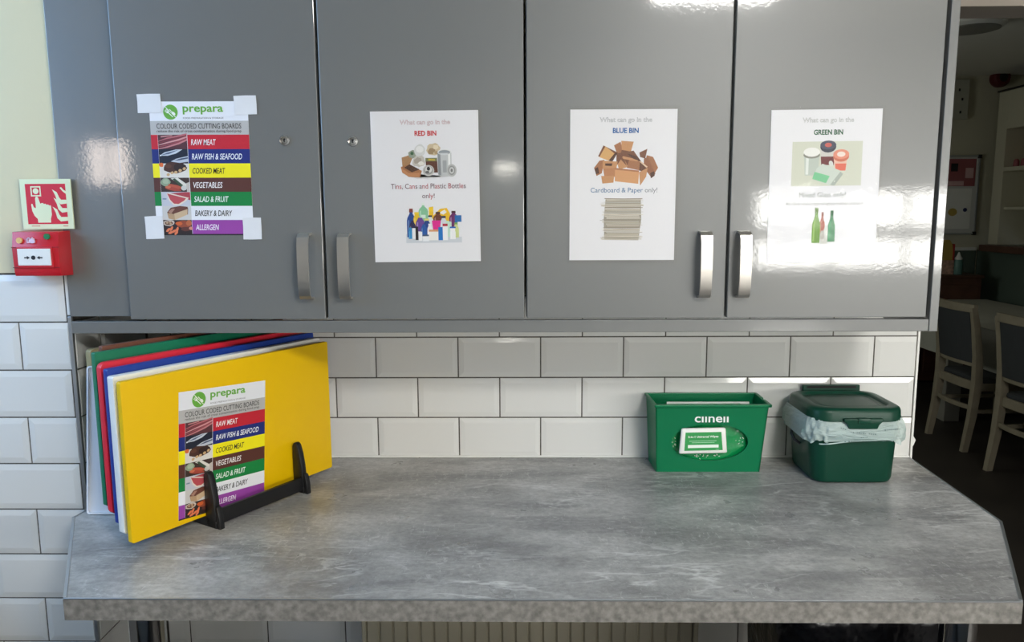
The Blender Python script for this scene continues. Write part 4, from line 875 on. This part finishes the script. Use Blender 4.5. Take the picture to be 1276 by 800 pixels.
cl = MB(); cl.box(2.962, 3.90, 3.98, 6.62, .7345, .7405, .002); cl.box(2.962, 2.967, 3.98, 6.62, .475, .7405); cl.box(3.895, 3.90, 3.98, 6.62, .475, .7405); cl.box(2.962, 3.90, 3.98, 3.985, .475, .7405); cl.box(2.962, 3.90, 6.615, 6.62, .475, .7405)
tag(cl.build('tablecloth', CLOTH), 'pale grey cloth hanging over the sides of the dining table', 'tablecloth')
sb = T('sideboard', (3.45, 6.92, 0), 'dark brown wooden sideboard against the green dado of the dining room', 'sideboard'); sinv = Matrix.Translation((-3.45, -6.92, 0))
MB().box(2.95, 3.90, 6.70, 7.13, .02, .915, .004).build('body', WOODD, sb).matrix_parent_inverse = sinv
MB().box(2.93, 3.91, 6.68, 7.13, .915, .938, .004).build('top', WOODD, sb).matrix_parent_inverse = sinv
for x in (3.0, 3.45): MB().box(x, x + .42, 6.692, 6.702, .10, .86, .003).build('door', WOODD, sb).matrix_parent_inverse = sinv
MB().box(2.97, 3.88, 6.72, 7.10, 0, .02).build('plinth', BLACK, sb).matrix_parent_inverse = sinv
kb = T('sauce_box', (3.655, 6.82, .938), 'yellow and red packet standing on the dark sideboard', 'packet'); kinv = Matrix.Translation((-3.655, -6.82, -.938))
MB().box(3.58, 3.705, 6.79, 6.85, .938, 1.06, .004).build('printed_base', mat('floral_packet', (186, 150, 134), .6, var=(40, .5)), kb).matrix_parent_inverse = kinv
MB().prism([(3.585, 1.06), (3.70, 1.06), (3.685, 1.19), (3.66, 1.235), (3.62, 1.235), (3.59, 1.19)], 'y', 6.795, 6.845, .004).build('top_section', SAUCE, kb).matrix_parent_inverse = kinv
MB().box(3.688, 3.703, 6.79, 6.85, 1.06, 1.20, .003).build('red_edge', SAUCER, kb).matrix_parent_inverse = kinv
st = T('squeeze_bottle', (3.745, 6.80, .938), 'teal squeeze bottle with a white nozzle on the dark sideboard', 'bottle')
MB().lathe([(.034, 0), (.037, .006), (.037, .10), (.030, .125), (.028, .128)], 20).build('body', TEAL, st, smooth=40)
MB().lathe([(.030, .128), (.030, .142), (.018, .158), (.006, .19), (.004, .192)], 20).build('nozzle', WHITEP, st, smooth=40)
# ledge and shelf unit on the right wall of the dining room
tag(MB().box(3.965, 4.13, 4.6, 6.90, 1.135, 1.19, .004).build('wall_ledge', WOODD), 'dark wooden ledge capping the green wall at the right', 'ledge')
su = T('shelf_unit', (4.25, 6.0, 1.19), 'cream built-in shelf unit standing on the dark ledge at the right', 'shelves'); uinv = Matrix.Translation((-4.25, -6.0, -1.19))
for nm, b_ in (('back_panel', (4.38, 4.40, 4.6, 7.0, 1.19, 2.49)), ('side_panel', (4.10, 4.38, 6.86, 7.0, 1.19, 2.49)), ('side_panel', (4.10, 4.38, 4.6, 4.64, 1.19, 2.49)), ('fascia', (4.10, 4.38, 4.64, 6.86, 2.17, 2.49)), ('shelf', (4.10, 4.38, 4.64, 6.86, 1.815, 1.85)), ('shelf', (4.13, 4.38, 4.64, 6.86, 1.49, 1.515)), ('cornice', (4.085, 4.39, 4.59, 7.01, 2.49, 2.505))):
    MB().box(*b_, .002).build(nm, NICHEB if nm == 'cornice' else DWALL, su).matrix_parent_inverse = uinv
pf_ = T('picture_frame', (4.30, 6.712, 1.8506), 'black framed amber picture on the upper shelf at the right', 'picture')
MB().box(-.012, .012, -.14, .14, 0, .29, .003).build('frame', NICHEB, pf_, loc=(.0, 0, 0)); MB().box(-.016, -.0121, -.10, .10, .04, .25).build('print', ORANGE, pf_)
for y, lb_ in ((6.80, 'small pinkish ornament at the left end of the upper shelf'), (6.70, 'small pinkish ornament in front of the amber picture on the upper shelf')): tag(MB().lathe([(.02, 0), (.024, .01), (.022, .05), (.012, .065)], 16).build('ornament', PINK, loc=(4.17, y, 1.8506), smooth=40), lb_, 'ornament', 'ornaments on the shelf')
nb_ = T('notice_board', (3.80, 7.13, 1.62), 'aluminium framed notice board with pink poster and white pages on the far wall', 'notice board'); ninv = Matrix.Translation((-3.80, -7.13, -1.62))
MB().box(3.40, 4.045, 7.135, 7.15, 1.285, 1.955).build('backing', mat('notice_white', (206, 206, 204), .6), nb_).matrix_parent_inverse = ninv
f_ = MB(); f_.box(3.39, 4.055, 7.125, 7.15, 1.955, 1.972, .002).box(3.39, 4.055, 7.125, 7.15, 1.27, 1.285, .002).box(3.38, 3.40, 7.125, 7.15, 1.27, 1.972, .002).box(4.040, 4.056, 7.125, 7.15, 1.27, 1.972, .002)
f_.build('frame', ALU, nb_).matrix_parent_inverse = ninv
for z in (1.28, 1.96): MB().box(4.030, 4.062, 7.120, 7.15, z - .016, z + .016, .003).build('corner_cap', BLACKP, nb_).matrix_parent_inverse = ninv
MB().box(3.60, 4.02, 7.132, 7.1345, 1.70, 1.94).build('pink_poster', PINK, nb_).matrix_parent_inverse = ninv
MB().box(3.93, 4.00, 7.129, 7.1315, 1.77, 1.86).box(3.72, 3.92, 7.129, 7.1315, 1.705, 1.745).build('poster_print', mat('pale_pink_print', (216, 176, 178), .6), nb_).matrix_parent_inverse = ninv
MB().box(3.80, 3.86, 7.129, 7.1315, 1.83, 1.90).build('dark_shape', NICHEB, nb_).matrix_parent_inverse = ninv
MB().box(3.62, 4.00, 7.132, 7.1345, 1.32, 1.68).build('white_page', WHITEP, nb_).matrix_parent_inverse = ninv
MB().prism([(3.84 + .04 * math.cos(k * .5236), 1.47 + .035 * math.sin(k * .5236)) for k in range(12)], 'y', 7.129, 7.1315).build('round_picture', SAUCE, nb_).matrix_parent_inverse = ninv
MB().prism([(3.95 + .018 * math.cos(k * .5236), 1.49 + .018 * math.sin(k * .5236)) for k in range(12)], 'y', 7.129, 7.1315).build('blue_badge', mat('navy_badge', (30, 40, 90), .5), nb_).matrix_parent_inverse = ninv
eb = T('wall_box', (3.80, 7.13, 2.45), 'pale flat electrical box high on the far dining room wall', 'electrical box')
MB().box(-.16, .095, -.03, .02, -.17, .17, .004).build('cover', mat('box_grey', (176, 176, 164), .6), eb)
for x, z in ((.0, .07), (.03, -.01), (.02, -.12)): MB().box(x, x + .014, -.034, -.029, z, z + .022).build('catch', BLACKP, eb)
al = T('alarm_sounder', (4.16, 7.15, 2.63), 'dark red round alarm sounder high on the far wall', 'alarm')
MB().lathe([(.075, 0), (.078, .02), (.078, .06), (.062, .085), (.03, .09)], 28, Matrix.Rotation(R(90), 4, 'X')).build('body', BELLR, al, smooth=40)
MB().lathe([(.05, .08), (.03, .094), (.01, .096)], 20, Matrix.Rotation(R(90), 4, 'X')).build('grille', BLACKP, al, smooth=40)
dl = T('ceiling_light', (2.745, 5.05, 2.66), 'round unlit ceiling light near the lintel in the dining room', 'ceiling light', None)
MB().lathe([(.17, -.062), (.195, -.045), (.20, -.008), (.20, 0)], 40).build('casing', WHITEP, dl, smooth=40)
MB().lathe([(.10, -.074), (.165, -.066), (.168, -.060)], 40).build('diffuser', mat('smoked_diffuser', (128, 128, 122), .4), dl, smooth=40)

# ------------------------------------------------------------------ kitchen lamps (behind the photographer, seen only as reflections)
kl = T('ceiling_panel_light', (.95, -.80, 2.6), 'square lit ceiling panel light behind the photographer', 'ceiling light')
MB().box(-.32, .32, -.32, .32, -.03, 0).build('frame', WHITEP, kl)
MB().box(-.295, .295, -.295, .295, -.034, -.0301).build('diffuser', mat('lit_diffuser', (255, 253, 248), .5, emit=CEIL_LAMP), kl)
sl = T('strip_light', (-.12, -1.98, 1.79), 'small lit strip lamp on the wall behind the photographer', 'lamp')
MB().box(-.10, .10, -.02, .02, 0, .03).build('casing', WHITEP, sl)
MB().box(-.06, .06, -.018, .024, -.012, 0).build('tube', mat('lit_strip', (255, 250, 240), .5, emit=STRIP_LAMP), sl)

# added light blockers outside the frame: island and base unit, shading the low tiles
isl = T('blocker_island', (0, -.42, 0), 'unseen grey island added to block low window light from the tiles under the worktop', 'island'); iinv = Matrix.Translation((0, .42, 0))
MB().box(-1.55, 1.45, -.92, .06, .10, .88, .004).build('body', GREYEDGE, isl).matrix_parent_inverse = iinv
MB().box(-1.50, 1.40, -.86, .0, 0, .10).build('plinth', BLACK, isl).matrix_parent_inverse = iinv
MB().box(-1.60, 1.50, -.96, .10, .88, .92, .003).build('top', STONE, isl).matrix_parent_inverse = iinv
bu = T('blocker_base_unit', (-1.62, 1.0, 0), 'unseen grey base unit added to block side window light from the low pier', 'cupboard'); binv = Matrix.Translation((1.62, -1.0, 0))
MB().box(-1.89, -1.36, .45, 1.56, .10, .87, .004).build('body', GREYEDGE, bu).matrix_parent_inverse = binv
MB().box(-1.89, -1.40, .45, 1.56, 0, .10).build('plinth', BLACK, bu).matrix_parent_inverse = binv
MB().box(-1.89, -1.33, .42, 1.57, .87, .91, .003).build('top', STONE, bu).matrix_parent_inverse = binv
